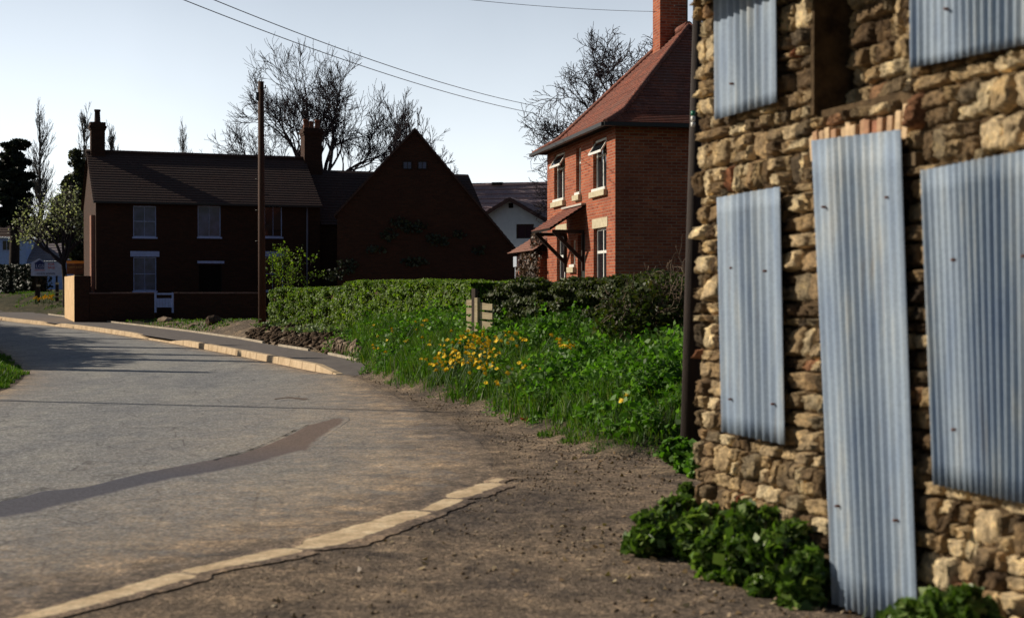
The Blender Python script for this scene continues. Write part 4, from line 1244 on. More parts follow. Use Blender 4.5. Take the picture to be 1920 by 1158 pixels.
# ------------------------------------------------------------------ vegetation helpers
def leaf_quads(C, size, up=.3, asp=1.6, nrm=None, cup=.18):
    """C (n,3) centres -> folded diamond leaves (2 quads would be heavy: one 4-gon each)"""
    n = len(C)
    N_ = rng.normal(0, 1, (n, 3)); 
    if nrm is not None: N_ = N_ * .6 + nrm
    N_[:, 2] += up
    N_ /= np.linalg.norm(N_, axis=1)[:, None] + 1e-9
    A_ = np.cross(N_, rng.normal(0, 1, (n, 3))); A_ /= np.linalg.norm(A_, axis=1)[:, None] + 1e-9
    B2 = np.cross(N_, A_)
    s = (np.asarray(size) * rng.uniform(.6, 1.3, n))[:, None]
    V = np.stack([C - A_ * s * asp * .5, C + B2 * s * .5 - N_ * s * cup, C + A_ * s * asp * .5, C - B2 * s * .5 - N_ * s * cup], 1).reshape(-1, 3)
    return V, np.arange(4 * n).reshape(-1, 4)
def grow(root, d0, length, rad, levels, spread=.5, upw=.25, ratio=.68, nseg=5, nchild=(3, 5), jit=.18, minr=.006, seed=0, first_child=.35, curl=0.0):
    """recursive limbs: list of (points, radii)"""
    rr = random.Random(seed)
    out = []
    def go(p, d, L, r, lv):
        pts = [p]; rad_ = [r]
        dd = d.copy(); seg = L / nseg
        for i in range(nseg):
            dd = (dd + Vector((rr.gauss(0, jit), rr.gauss(0, jit), rr.gauss(0, jit) + upw * .3))).normalized()
            p = p + dd * seg
            pts.append(p); rad_.append(max(r * (1 - .62 * (i + 1) / nseg), minr * .8))
        out.append((pts, rad_, lv))
        if lv == 0: return
        n = rr.randint(*nchild)
        for k in range(n):
            t = first_child + (1 - first_child) * (k + rr.random()) / n
            i = min(int(t * nseg), nseg - 1)
            q = pts[i].lerp(pts[i + 1], t * nseg - i)
            tang = (pts[i + 1] - pts[i]).normalized()
            ax = tang.cross(Vector((rr.gauss(0, 1), rr.gauss(0, 1), rr.gauss(0, 1)))).normalized()
            nd = (tang + ax * spread * rr.uniform(.7, 1.5)).normalized()
            go(q, nd, L * ratio * rr.uniform(.7, 1.15), max(rad_[i] * .62, minr), lv - 1)
        tang = (pts[-1] - pts[-2]).normalized()
        go(pts[-1], tang, L * ratio * .9, max(rad_[-1], minr), lv - 1)
    go(Vector(root), Vector(d0).normalized(), length, rad, levels)
    return out
def limbs_mesh(name, limbs, mat, parent, nb=(6, 5, 4, 3)):
    Vs = []; Fs = []; base = 0
    for pts, rad, lv in limbs:
        n = 3 if lv <= 1 else (5 if lv <= 3 else 7)
        P = np.array([tuple(p) for p in pts]); r = np.array(rad)
        d = np.gradient(P, axis=0); d /= np.linalg.norm(d, axis=1)[:, None] + 1e-9
        ref = np.array([.31, .17, .93]) if abs(d[0, 2]) < .85 else np.array([1, .1, 0])
        a = np.cross(d, ref); a /= np.linalg.norm(a, axis=1)[:, None] + 1e-9
        b2 = np.cross(d, a)
        t = np.arange(n) * 2 * math.pi / n
        V = P[:, None] + (a[:, None] * np.cos(t)[None, :, None] + b2[:, None] * np.sin(t)[None, :, None]) * r[:, None, None]
        k = len(P)
        g = np.arange(k * n).reshape(k, n) + base
        g2 = np.roll(g, -1, 1)
        Fs.append(np.stack([g[:-1], g2[:-1], g2[1:], g[1:]], -1).reshape(-1, 4)); Vs.append(V.reshape(-1, 3)); base += k * n
    return mesh_np(name, np.concatenate(Vs), np.concatenate(Fs), mat, smooth_=True, parent=parent)

M_twig = m_plain('bare_twigs', (.045, .035, .04), .9, spec=.1)
M_twigp = m_plain('poplar_twigs', (.10, .09, .08), .9, spec=.1)
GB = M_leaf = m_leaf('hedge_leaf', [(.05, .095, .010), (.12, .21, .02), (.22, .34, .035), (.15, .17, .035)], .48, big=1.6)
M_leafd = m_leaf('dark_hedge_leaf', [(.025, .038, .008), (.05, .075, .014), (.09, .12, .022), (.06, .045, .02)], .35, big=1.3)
M_nettle = m_leaf('nettle_leaf', [(.035, .09, .010), (.08, .20, .016), (.14, .32, .03), (.18, .30, .08)], .45, big=1.1)
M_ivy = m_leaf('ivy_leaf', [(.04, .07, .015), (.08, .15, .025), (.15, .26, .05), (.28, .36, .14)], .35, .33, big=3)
M_ever = m_leaf('evergreen_leaf', [(.008, .012, .008), (.018, .028, .016), (.03, .04, .028)], .1, big=.5)
M_bloss = m_leaf('blossom', [(.25, .28, .18), (.50, .52, .40), (.7, .7, .6), (.12, .15, .06)], .3, big=.5)
M_grass = m_leaf('grass_blade', [(.02, .055, .006), (.05, .125, .010), (.095, .21, .016), (.17, .20, .045)], .42, big=.9)

# ------------------------------------------------------------------ bare trees behind the farmhouse
t1 = thing('ash_tree', 'tall bare fan-shaped tree rising behind the farmhouse chimney', 'tree', (0, 0, 0))
bx_, by_ = W(603, 400, 84).x, 84.0
limbs = []
lim0 = [((bx_, by_, 0), (0, 0, 1), 6.2, .36)]
trunk = [([Vector((bx_, by_, .5)), Vector((bx_ - .05, by_, 3)), Vector((bx_ + .02, by_, 6.2))], [.42, .36, .33], 4)]
k1 = 0
for (ang, L_, r_, zz, y_) in ((-84, 2.5, .12, 7.4, .1), (-68, 2.9, .14, 7.6, -.2), (-50, 3.1, .15, 7.8, .3), (-34, 3.3, .15, 8.0, -.3), (-18, 3.4, .15, 8.0, .2), (-4, 3.5, .15, 8.0, -.1), (11, 3.4, .14, 8.0, .3), (27, 3.2, .14, 7.8, -.3), (44, 2.9, .13, 7.6, .1), (62, 2.3, .11, 7.4, 0)):
    k1 += 1
    limbs += grow((bx_ + .25 * math.sin(R(ang)), by_, zz - .3), (math.sin(R(ang)), y_, math.cos(R(ang))), L_ * 1.12, r_, 4, spread=.62, upw=.16, ratio=.66, nchild=(4, 4), jit=.16, minr=.014, seed=40 + k1)
trunk = [([Vector((bx_, by_, .5)), Vector((bx_ - .05, by_, 3)), Vector((bx_ + .02, by_, 6.0)), Vector((bx_, by_, 8.0))], [.42, .36, .31, .22], 4)]
limbs_mesh('trunk', trunk, M_bark, t1)
limbs_mesh('crown', limbs, M_twig, t1)
t2 = thing('bare_tree', 'leaning bare tree between the chimney and the steep farmhouse gable', 'tree', (0, 0, 0))
bx_, by_ = W(655, 400, 80).x, 80.0
limbs = []
for k1, (dx, ang, y_, L_, r_, zz) in enumerate(((.3, 36, .2, 4.6, .17, 5.2), (.4, 45, 0, 3.8, .15, 5.0), (2.2, 14, -.1, 3.6, .12, 5.6), (2.6, 34, -.1, 3.6, .12, 5.6), (2.8, 42, .2, 2.8, .11, 5.4))):
    limbs += grow((bx_ + dx, by_, zz), (math.sin(R(ang)), y_, math.cos(R(ang))), L_ * .88, r_, 4, spread=.5, upw=.28, ratio=.62, nchild=(3, 4), jit=.15, minr=.015, seed=70 + k1)
trunk = [([Vector((bx_ + .1, by_, .5)), Vector((bx_ + .15, by_, 3)), Vector((bx_ + .2, by_, 5.6))], [.36, .32, .28], 4),
         ([Vector((bx_ + .6, by_, .5)), Vector((bx_ + 1.6, by_, 3.6)), Vector((bx_ + 2.8, by_, 5.8))], [.24, .2, .15], 4)]
limbs_mesh('trunk', trunk, M_bark, t2)
limbs_mesh('crown', limbs, M_twig, t2)
# tree behind the brick house
t3 = thing('oak_tree', 'twisted bare tree with dense twigs behind the red brick house', 'tree', (0, 0, 0))
bx_, by_ = W(1185, 300, 62).x, 62.0
trunk = [([Vector((bx_, by_, .6)), Vector((bx_ + .1, by_, 4)), Vector((bx_ - .1, by_, 7.2))], [.4, .34, .3], 4)]
limbs = []
for k1, (ang, y_, L_, r_, zz) in enumerate(((-72, .2, 2.9, .15, 7.0), (-60, -.4, 3.0, .15, 6.6), (-40, .3, 3.0, .15, 7.4), (-18, 0, 2.9, .14, 7.3), (4, -.3, 2.9, .14, 7.3), (28, .2, 2.8, .13, 7.0), (-82, 0, 2.6, .13, 6.0))):
    limbs += grow((bx_, by_, zz), (math.sin(R(ang)), y_, math.cos(R(ang))), L_ * .94, r_, 4, spread=.8, upw=.12, ratio=.68, nchild=(4, 5), jit=.27, minr=.014, seed=120 + k1)
limbs_mesh('trunk', trunk, M_bark, t3)
limbs_mesh('crown', limbs, M_twig, t3)

def poplar(px, ytop, ybase_, D, wpx, label, seed, name='poplar_tree', group=None):
    p = W(px, ytop, D); zt_ = p.z; zb = htf(p.x, D)
    t = thing(name, label, 'tree', (p.x, D, zb), 0, group)
    H = zt_ - zb; w = wpx * D / F / 2
    rr = random.Random(seed)
    limbs_mesh('trunk', [([Vector((0, 0, 0)), Vector((.1, 0, H * .3)), Vector((0, .05, H * .65)), Vector((0, 0, H))], [.22, .18, .09, .02], 4)], M_bark, t)
    L_ = []
    for k in range(75):
        q = rr.uniform(.12, .93)
        a = rr.uniform(0, 2 * math.pi); env = w * (math.sin(min(q * 1.1, 1) * math.pi) ** .5 * .9 + .12)
        ln = H * rr.uniform(.10, .2) * (1.15 - q * .5)
        z = q * H
        d = Vector((math.cos(a) * env / ln * 1.1, math.sin(a) * env / ln * 1.1, 1)).normalized()
        L_ += grow((0, 0, z), d, ln, .045, 2, spread=.42, upw=.5, ratio=.55, nchild=(3, 4), jit=.1, minr=.014, seed=rr.randint(0, 9999), nseg=4)
    limbs_mesh('crown', L_, M_twigp, t)
    return t
poplar(74, 226, 540, 105, 34, 'tall slender bare poplar left of the farmhouse, above the white cottage', 3)
poplar(158, 236, 540, 100, 30, 'slender bare poplar just left of the farmhouse end chimney', 5)
poplar(209, 262, 540, 100, 14, 'thin poplar tip right beside the farmhouse end chimney', 8)
poplar(342, 258, 540, 140, 12, 'tiny spire of a poplar above the middle of the farmhouse roof', 9)
for px, yt, w, sd, lb in ((312, 268, 60, 21, 'distant bare treetop showing over the farmhouse roof, left of the tiny spire'), (392, 266, 70, 22, 'distant bare treetop showing over the farmhouse roof, right of the tiny spire')):
    D = 135.0; p = W(px, yt, D)
    t = thing('distant_tree', lb, 'tree', (p.x, D, 0))
    H = p.z
    limbs_mesh('trunk', [([Vector((0, 0, 0)), Vector((0, 0, H * .6))], [.3, .2], 4)], M_bark, t)
    L_ = []
    for k in range(9):
        a = -70 + k * 17
        L_ += grow((0, 0, H * .55), (math.sin(R(a)), rng.normal(0, .3), math.cos(R(a)) * 1.2), H * .2, .08, 3, spread=.55, upw=.15, ratio=.65, jit=.2, minr=.02, seed=sd * 10 + k)
    limbs_mesh('crown', L_, M_twigp, t)

def blob_points(n, c, r, hollow=.55):
    d = rng.normal(0, 1, (n, 3)); d /= np.linalg.norm(d, axis=1)[:, None]
    q = rng.uniform(hollow ** 3, 1, n) ** (1 / 3)
    return np.array(c) + d * q[:, None] * np.array(r)
# dark evergreen at the left edge
D = 82.0; p = W(24, 262, D); zt_ = p.z; s_ = D / F
ev_ = thing('pine_tree', 'dark dense evergreen tree at the left edge of the picture', 'tree', (p.x, D, .6))
limbs_mesh('trunk', [([Vector((0, 0, 0)), Vector((.1, 0, 4)), Vector((0, 0, zt_ - 1.5))], [.35, .28, .1], 4)], M_bark, ev_)
Cs = []
for (px, py, rx_, rz_) in ((33, 275, 15, 12), (20, 290, 14, 10), (42, 300, 12, 10), (5, 320, 22, 14), (30, 330, 22, 14), (48, 345, 12, 12), (8, 360, 25, 18), (35, 375, 20, 16), (-10, 345, 22, 30), (0, 400, 35, 26), (40, 410, 20, 22)):
    q = W(px, py, D)
    for _k in range(9):
        dx_, dz_2 = rng.normal(0, .55, 2)
        Cs.append(blob_points(int(rx_ * rz_ * .8), (q.x - p.x + dx_ * rx_ * s_, rng.normal(0, .5), q.z - .6 + dz_2 * rz_ * s_), (rx_ * s_ * .6, rx_ * s_ * .6, rz_ * s_ * .28), .0))
V, Fq = leaf_quads(np.concatenate(Cs), .20, .2, 2.0)
mesh_np('crown', V, Fq, M_ever, parent=ev_)
# ivy-clad dark tree left of the farmhouse
D = 74.0
p = W(145, 330, D); s_ = D / F
iv = thing('ivy_clad_tree', 'dark ivy-clad tree against the left end of the farmhouse', 'tree', (p.x, D, .5))
limbs_mesh('trunk', [([Vector((0, 0, 0)), Vector((.1, 0, 3)), Vector((.2, 0, 6))], [.3, .25, .1], 4)], M_bark, iv)
Cs = []
for (px, py, rx_, rz_, dn) in ((140, 350, 26, 26, 3), (155, 320, 16, 20, 2), (125, 390, 28, 28, 5), (160, 400, 20, 60, 6), (110, 430, 26, 26, 5), (150, 460, 26, 34, 7), (160, 505, 16, 34, 7), (163, 540, 12, 22, 6), (148, 300, 14, 20, 1)):
    q = W(px, py, D)
    Cs.append(blob_points(int(rx_ * rz_ * dn), (q.x - p.x, rng.normal(0, .4), q.z - .5), (rx_ * s_, rx_ * s_ * .8, rz_ * s_), .2))
V, Fq = leaf_quads(np.concatenate(Cs), .15, .2, 1.7)
mesh_np('crown', V, Fq, m_leaf('ivy_tree_leaf', [(.015, .018, .01), (.03, .035, .018), (.055, .06, .03), (.16, .17, .12)], .2, big=.6), parent=iv)
# blossom tree
D = 66.0; p = W(118, 420, D); s_ = D / F
bt_ = thing('blossom_tree', 'small tree in pale blossom in front of the white cottage', 'tree', (p.x, D, .5))
L_ = []
for k in range(8):
    a = -60 + 17 * k
    L_ += grow((0, 0, 2.3), (math.sin(R(a)) - .25, rng.normal(0, .3), math.cos(R(a)) + .45), 1.9, .09, 3, spread=.6, upw=.1, ratio=.62, jit=.18, minr=.012, seed=300 + k)
limbs_mesh('trunk', [([Vector((.1, 0, 0)), Vector((.1, 0, 1.3)), Vector((0, 0, 2.5))], [.14, .12, .10], 4)], M_bark, bt_)
cr = limbs_mesh('crown', L_, M_twig, bt_)
tips = np.array([tuple(pt) for pts, rd, lv in L_ if lv <= 1 for pt in pts[2:]])
idx = rng.integers(0, len(tips), 2300)
C = tips[idx] + rng.normal(0, .16, (len(idx), 3))
V, Fq = leaf_quads(C, .085, .1, 1.2)
mesh_np('blossom', V, Fq, M_bloss, parent=bt_)
# dark hedge far left
def hedge(name, label, P, w, hfun, n, leaf, mat, base_z=None, cat='hedge', core=.8, coremat=None, up=.2, leafy_top=0.0, bumpy=.12):
    """P polyline (x,y) of the front foot; hedge extends w behind; hfun(t)-> top z (absolute)"""
    P = np.asarray(P, float)
    o = thing(name, label, cat, (float(P[0, 0]), float(P[0, 1]), 0))
    org = np.array([P[0, 0], P[0, 1], 0])
    d = np.concatenate([[0], np.cumsum(np.hypot(*(P[1:] - P[:-1]).T))]); Lt = d[-1]
    def at(t, back):
        x = np.interp(t * Lt, d, P[:, 0]); y = np.interp(t * Lt, d, P[:, 1])
        e = 1e-3 * Lt
        tx = np.interp(t * Lt + e, d, P[:, 0]) - np.interp(t * Lt - e, d, P[:, 0]); ty = np.interp(t * Lt + e, d, P[:, 1]) - np.interp(t * Lt - e, d, P[:, 1])
        l = np.hypot(tx, ty) + 1e-12
        nx_, ny_ = -ty / l, tx / l
        m_ = ny_ < 0
        nx_ = np.where(m_, -nx_, nx_); ny_ = np.where(m_, -ny_, ny_)
        return x + nx_ * back, y + ny_ * back, nx_, ny_
    # core
    NT = 40; ring_ = [(.25, 0), (.15, .85), (.3, .97), (.7, .97), (.85, .85), (.75, 0)]
    V = []
    tt = np.linspace(.01, .99, NT)
    for (bq, zq) in ring_:
        x, y, nx_, ny_ = at(tt, bq * w)
        zb = ht(x, y) - .05; zt_ = np.array([hfun(t) for t in tt])
        V.append(np.stack([x, y, zb + (zt_ - zb) * zq * (.93 + .04 * wob(x, y, 2))], -1))
    V = np.stack(V, 1)
    g = np.arange(NT * 6).reshape(NT, 6); g2 = np.roll(g, -1, 1)
    Fc = np.stack([g[:-1], g[1:], g2[1:], g2[:-1]], -1).reshape(-1, 4)
    V = V.reshape(-1, 3)
    mesh_np('branches', V - org, [Fc, np.array([g[0], g[-1][::-1]])], coremat or M_soil, parent=o)
    t = rng.uniform(0, 1, n); 
    side = rng.random(n)
    fr = side < .52; tp = (side >= .52) & (side < .88)
    back = np.where(fr, np.abs(rng.normal(0, .06, n)) * w * 1.5, np.where(tp, rng.uniform(0, 1, n) * w, w - np.abs(rng.normal(0, .05, n))))
    zq = np.where(tp, 1 - np.abs(rng.normal(0, .05, n)), rng.uniform(0, 1, n))
    # ends
    en = rng.random(n) < .07
    t = np.where(en, np.where(rng.random(n) < .5, np.abs(rng.normal(0, .006, n)), 1 - np.abs(rng.normal(0, .006, n))), t)
    back = np.where(en, rng.uniform(0, 1, n) * w, back)
    x, y, nx_, ny_ = at(t, back)
    cl = wob(x * 2.1, y * 2.1, 1.3) + wob(x * .8, zq * 3, 2.7)
    bulge = bumpy * cl * .35
    x = x - nx_ * bulge * (fr * 1.0); y = y - ny_ * bulge * (fr * 1.0)
    zb = ht(x, y); zt_ = np.array([hfun(q) for q in t])
    z = zb + (zt_ - zb) * zq + tp * (bulge * .35) + leafy_top * rng.random(n) * tp
    keep = rng.random(n) < np.clip(.75 + .35 * cl, .25, 1)
    C = np.stack([x, y, z], -1)[keep]
    nr = np.stack([np.where(fr, -nx_, 0), np.where(fr, -ny_, 0), np.where(tp, 1.2, 0)], -1)[keep]
    V, Fq = leaf_quads(C - org, leaf, up, 1.5, nr)
    mesh_np('foliage', V, Fq, mat, parent=o)
    return o
def pts(L_, D):
    return [(W(px, 550, d).x, d) for px, d in zip(L_, D)]
hedge('dark_hedge', 'dark clipped hedge beyond the road at the far left', [(W(-120, 500, 80).x, 80), (W(56, 500, 76).x, 76)], 1.5, lambda t: W(30, 497, 78).z, 9000, .12, M_ever)

# clipped garden hedges behind the bank
def top_line(pxs, ys_, P):
    """absolute hedge-top heights from picture rows"""
    P = np.asarray(P, float)
    d = np.concatenate([[0], np.cumsum(np.hypot(*(P[1:] - P[:-1]).T))]); Lt = d[-1]
    tt = np.linspace(0, 1, 60)
    xx = np.interp(tt * Lt, d, P[:, 0]); yy = np.interp(tt * Lt, d, P[:, 1])
    px = 960 + xx / yy * F
    rows = np.interp(px, pxs, ys_)
    z = EYE - (rows - 545) * yy / F
    return lambda t: float(np.interp(t, tt, z))
HP = pts([503, 560, 610, 662], [40.5, 39, 37, 35])
hedge('garden_hedge', 'low sunlit clipped hedge beside the telegraph pole', HP, .9, top_line([500, 520, 660], [545, 540, 538], HP), 26000, .055, M_leaf)
HP = pts([642, 700, 790, 850, 884], [34, 31.5, 28, 26, 25])
hedge('garden_hedge', 'tall sunlit clipped hedge on the left of the wooden gate', HP, 1.1, top_line([640, 660, 760, 860, 900], [530, 527, 525, 527, 531], HP), 42000, .05, M_leaf)
HP = pts([926, 1000, 1080, 1160, 1240, 1300, 1400], [23.5, 22.5, 21.6, 20.6, 19.6, 19.0, 18.5])
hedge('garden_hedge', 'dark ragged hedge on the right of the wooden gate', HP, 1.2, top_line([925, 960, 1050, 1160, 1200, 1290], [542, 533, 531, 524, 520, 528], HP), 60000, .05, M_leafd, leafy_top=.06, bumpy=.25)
# bramble bush at the right end
bb = W(1255, 560, 18.3)
br = thing('bramble_bush', 'straggling bramble bush with bare stems beside the dark pole', 'bush', (bb.x, 18.3, htf(bb.x, 18.3)))
L_ = []
for k in range(26):
    a = rng.uniform(-80, 80)
    L_ += grow((rng.uniform(-.7, .6), rng.uniform(-.3, .3), 0), (math.sin(R(a)) * .8, rng.normal(0, .4), 1), rng.uniform(.5, .95), .012, 2, spread=.6, upw=-.05, ratio=.6, nchild=(3, 4), jit=.22, minr=.005, seed=500 + k)
limbs_mesh('stems', L_, m_plain('bramble_stem', (.16, .11, .075), .8), br)
C = blob_points(6500, (0, 0, .25), (1.0, .55, .62), .2); C = C[C[:, 2] > -.15]
V, Fq = leaf_quads(C, .05, .3, 1.4); mesh_np('foliage', V, Fq, M_leafd, parent=br)
# young shrub in front of the farmhouse
sh = W(540, 515, 46); shb = thing('young_shrub', 'thin young green shrub standing in front of the farmhouse downpipe', 'shrub', (sh.x, 46, htf(sh.x, 46)))
L_ = []
for k in range(7):
    L_ += grow((0, 0, .3), (rng.normal(0, .35), rng.normal(0, .3), 1), 1.3, .018, 2, spread=.5, upw=.2, ratio=.5, nchild=(3, 4), jit=.12, minr=.006, seed=600 + k)
limbs_mesh('stems', L_, M_bark, shb)
tips = np.array([tuple(pt) for q, rd, lv in L_ for pt in q[2:]]); idx = rng.integers(0, len(tips), 900)
V, Fq = leaf_quads(tips[idx] + rng.normal(0, .07, (900, 3)), .06, .3, 1.5); mesh_np('foliage', V, Fq, M_leaf, parent=shb)

# ivy patches on the farmhouse gable (local frame of the house)
Cs = []
for (px, py, rx_, rz_) in ((770, 425, 34, 14), (820, 450, 26, 14), (745, 415, 16, 10), (650, 500, 22, 16), (705, 468, 22, 8), (860, 440, 14, 9), (900, 470, 16, 10), (780, 490, 30, 10), (625, 515, 20, 12), (730, 440, 16, 14)):
    sx_, sz_ = GF.sz(px, py, -.12)
    k = 54 / F
    q = blob_points(rx_ * rz_ // 4, (sx_, -.1, sz_), (rx_ * k, .1, rz_ * k), 0.0)
    Cs.append(q)
V, Fq = leaf_quads(np.concatenate(Cs), .10, .1, 1.4, np.array([0, -1.0, 0])); 
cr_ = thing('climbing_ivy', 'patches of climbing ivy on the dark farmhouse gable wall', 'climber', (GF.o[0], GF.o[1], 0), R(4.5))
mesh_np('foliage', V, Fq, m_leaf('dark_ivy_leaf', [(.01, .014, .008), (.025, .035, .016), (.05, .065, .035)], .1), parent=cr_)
# creeper on outbuilding
C = np.concatenate([blob_points(1500, (-1.4, -.3, 2.0), (1.5, .16, .8), 0), blob_points(900, (-.7, -.25, 1.2), (.8, .15, 1.2), 0), blob_points(400, (-.5, -.2, 2.9), (.5, .2, .5), 0)])
V, Fq = leaf_quads(C, .07, 0, 1.6, np.array([0, -1.0, 0]))
cp_ = thing('creeper', 'brown leafless creeper hanging over the outbuilding wall', 'climber', (BH.o[0], BH.o[1], 0), bh_dir)
mesh_np('foliage', V, Fq, m_leaf('creeper_twigs', [(.03, .018, .012), (.07, .04, .025), (.12, .07, .04)], .1), parent=cp_)

# ------------------------------------------------------------------ wooden gate between the hedges
gp0 = W(897, 585, 22.6); zg = htf(gp0.x, 22.6)
wg = thing('wooden_gate', 'weathered wooden plank gate on two posts between the hedges', 'gate', (gp0.x, 22.6, 0), R(-46))
gk = 22.6 / F; gx = gk * 1.42
M_wood = m_noise('weathered_wood', (.30, .24, .15), (.52, .43, .28), 5, .85, .4, .005, sc3=(1, 6, 6), spec=.2)
M_woodd = m_noise('old_post', (.03, .02, .018), (.07, .05, .04), 5, .9, .4)
def zz(py): return EYE - (py - 545) * gk
k = MB(); k.box((-8 * gx, -.06, zg - .2), (-1 * gx, 0, zz(541))); k.build('post', M_woodd, wg)
k = MB(); k.box((.3 * gx, -.09, zg - .2), (6 * gx, -.03, zz(558))); k.build('post', M_wood, wg)
k = MB()
for (y0_, y1_) in ((562, 573), (577, 589), (592, 603), (607, 620)):
    k.box((-24 * gx, .002, zz(y1_)), (-8.2 * gx, .03, zz(y0_)))
k.build('boards', M_wood, wg)
k = MB()
for i, (y0_, y1_) in enumerate(((566, 580), (583, 597), (600, 616))):
    s_ = .03
    k.quad((6.2 * gx, -.05, zz(y1_)), (31 * gx, -.05, zz(y1_ + 1)), (31 * gx, -.05, zz(y0_ + 4)), (6.2 * gx, -.05, zz(y0_)))
    k.box((6.2 * gx, -.048, zz(y1_)), (31 * gx, -.02, zz(y0_ + 3)))
k.build('boards', M_wood, wg)

# ------------------------------------------------------------------ poles and wires
pb_ = G(492, 610); 
pd = pb_.y; pzt = W(490, 153, pd).z
tp_ = thing('telegraph_pole', 'tall dark telegraph pole standing in front of the farmhouse', 'pole', (pb_.x, pd, 0))
k = MB(); k.tube([(0, 0, -.1), (-.02, 0, 3.5), (-.03, 0, pzt)], [.12, .10, .085], 12); k.build('pole', M_bpole, tp_)
k = MB(); k.box((-.15, -.12, pzt - .55), (-.08, .04, pzt - .32)); k.build('fuse_box', M_gutter, tp_)
k = MB(); k.box((-.03, -.14, pzt - .22), (.14, -.09, pzt - .19)); k.tube([(.12, -.115, pzt - .22), (.12, -.115, pzt - .12)], .02, 6); k.build('bracket', M_gutter, tp_)
for i in range(6):
    zz_ = 3.0 + i * .45; sg = 1 if i % 2 else -1
    k = MB(); k.tube([(0, -.02, zz_), (sg * .2, -.02, zz_)], .01, 5); k.build('climbing_step', M_gutter, tp_)
D = 12.6
q0 = G(1298, 860); q0 = W(1294, 860, D)
bz = htf(q0.x, D)
np_ = thing('wooden_pole', 'thick dark leaning pole against the corner of the stone building', 'pole', (q0.x, D, bz - .2))
qt = W(1308, -60, D)
k = MB(); k.tube([(0, 0, 0), ((qt.x - q0.x) * .5, 0, (qt.z - bz) * .5), (qt.x - q0.x, 0, qt.z - bz)], [.098, .070, .036], 14); k.build('pole', M_pole, np_)
for i, (py, mt) in enumerate(((213, m_plain('green_glass', (.02, .2, .12), .3)), (223, M_white), (234, M_white))):
    w_ = W(1299, py, D - .1)
    k = MB(); k.tube([(w_.x - q0.x, -.12, w_.z - bz + .2 - .02), (w_.x - q0.x, -.12, w_.z - bz + .2 + .02)], [.018, .02], 8); k.build('insulator', mt, np_)
def wire(label, px0, py0, D0, px1_, py1_, D1, sag, r=.011, shadow=True):
    a = W(px0, py0, D0); c = W(px1_, py1_, D1)
    P = []
    for i in range(33):
        t = i / 32; p = a.lerp(c, t); p.z -= sag * 4 * t * (1 - t); P.append(p - a)
    k = MB(); k.tube(P, r, 5, cap=False)
    o = k.build('telephone_wire', M_wire, None, a)
    tag(o, label, 'wire'); return o
wire('lower of the two long wires sagging across the sky to the brick house', 250, -38, 24, 1010, 214, 46, .25, .009)
wire('upper of the two long wires sagging across the sky to the brick house', 300, -42, 24, 1012, 200, 46, .25, .009)
wire('short wire at the top running to the brick house chimney', 700, -22, 30, 1232, 22, 38.2, .1, .006)
#wire('very faint wire from the telegraph pole to the left edge', -80, 212, 60, 488, 172, pd, .15, .008)

# ------------------------------------------------------------------ stones, soil heap, low rubble wall
def rock(name, c, r, seed, mat, parent=None, label=None, cat=None, group=None):
    rr = np.random.default_rng(seed)
    import bmesh
    bm = bmesh.new(); bmesh.ops.create_icosphere(bm, subdivisions=2, radius=1)
    me = bpy.data.meshes.new(name)
    f = rr.normal(0, 1, (4, 3))
    for v in bm.verts:
        k = 1 + .16 * sum(math.sin(2.1 * v.co.dot(Vector(f[i])) + i) for i in range(4)) / 2
        v.co = Vector((v.co.x * r[0] * k, v.co.y * r[1] * k, v.co.z * r[2] * k))
    bm.to_mesh(me); bm.free(); me.materials.append(mat)
    o = bpy.data.objects.new(name, me); col.objects.link(o); o.location = c
    o.rotation_euler = (0, 0, rr.uniform(0, 6)); 
    if parent: o.parent = parent
    if label: tag(o, label, cat, group)
    return o
M_rock = m_noise('brown_rock', (.10, .07, .05), (.34, .26, .19), 5, .95, .8, .02, 25, spec=.1)
# low dry-stone retaining wall, stones leaning on end
rw = thing('rubble_wall', 'low broken dry stone wall of upright stones below the hedges', 'wall', (0, 0, 0))
V_, F_ = [], []
mbs = MB()
def rocks_mesh(name, L_, mat, parent=None, loc=None):
    Vs, Fs = [], []; base = 0
    ico = []
    import bmesh
    bm = bmesh.new(); bmesh.ops.create_icosphere(bm, subdivisions=1, radius=1)
    co = np.array([tuple(v.co) for v in bm.verts]); fa = np.array([[v.index for v in f.verts] for f in bm.faces]); bm.free()
    for (c, r, a, tl) in L_:
        k = 1 + rng.normal(0, .16, len(co))[:, None]
        P = co * k * np.array(r)
        ca, sa = math.cos(tl), math.sin(tl); P = P @ np.array([[ca, 0, -sa], [0, 1, 0], [sa, 0, ca]])
        ca, sa = math.cos(a), math.sin(a); P = P @ np.array([[ca, sa, 0], [-sa, ca, 0], [0, 0, 1]])
        Vs.append(P + np.array(c)); Fs.append(fa + base); base += len(co)
    return mesh_np(name, np.concatenate(Vs), np.concatenate(Fs), mat, parent=parent)
L_ = []
for px in np.arange(598, 676, 3.0):
    yb = np.interp(px, [590, 675], [660, 669]); g_ = G(px, yb - 1)
    hgt = np.interp(px, [598, 620, 675], [.10, .20, .24]) * rng.uniform(.75, 1.15)
    L_.append(((g_.x, g_.y + .18, float(gbase(g_.y)) + hgt * .95), (.05, .14, hgt), rng.uniform(-.3, .3), rng.normal(.15, .12)))
    if rng.random() < .6:
        L_.append(((g_.x, g_.y + .34, float(gbase(g_.y)) + hgt * 1.7), (.10, .12, .07), rng.uniform(0, 3), 0))
rocks_mesh('stones', L_, M_rock, rw)
L_ = []
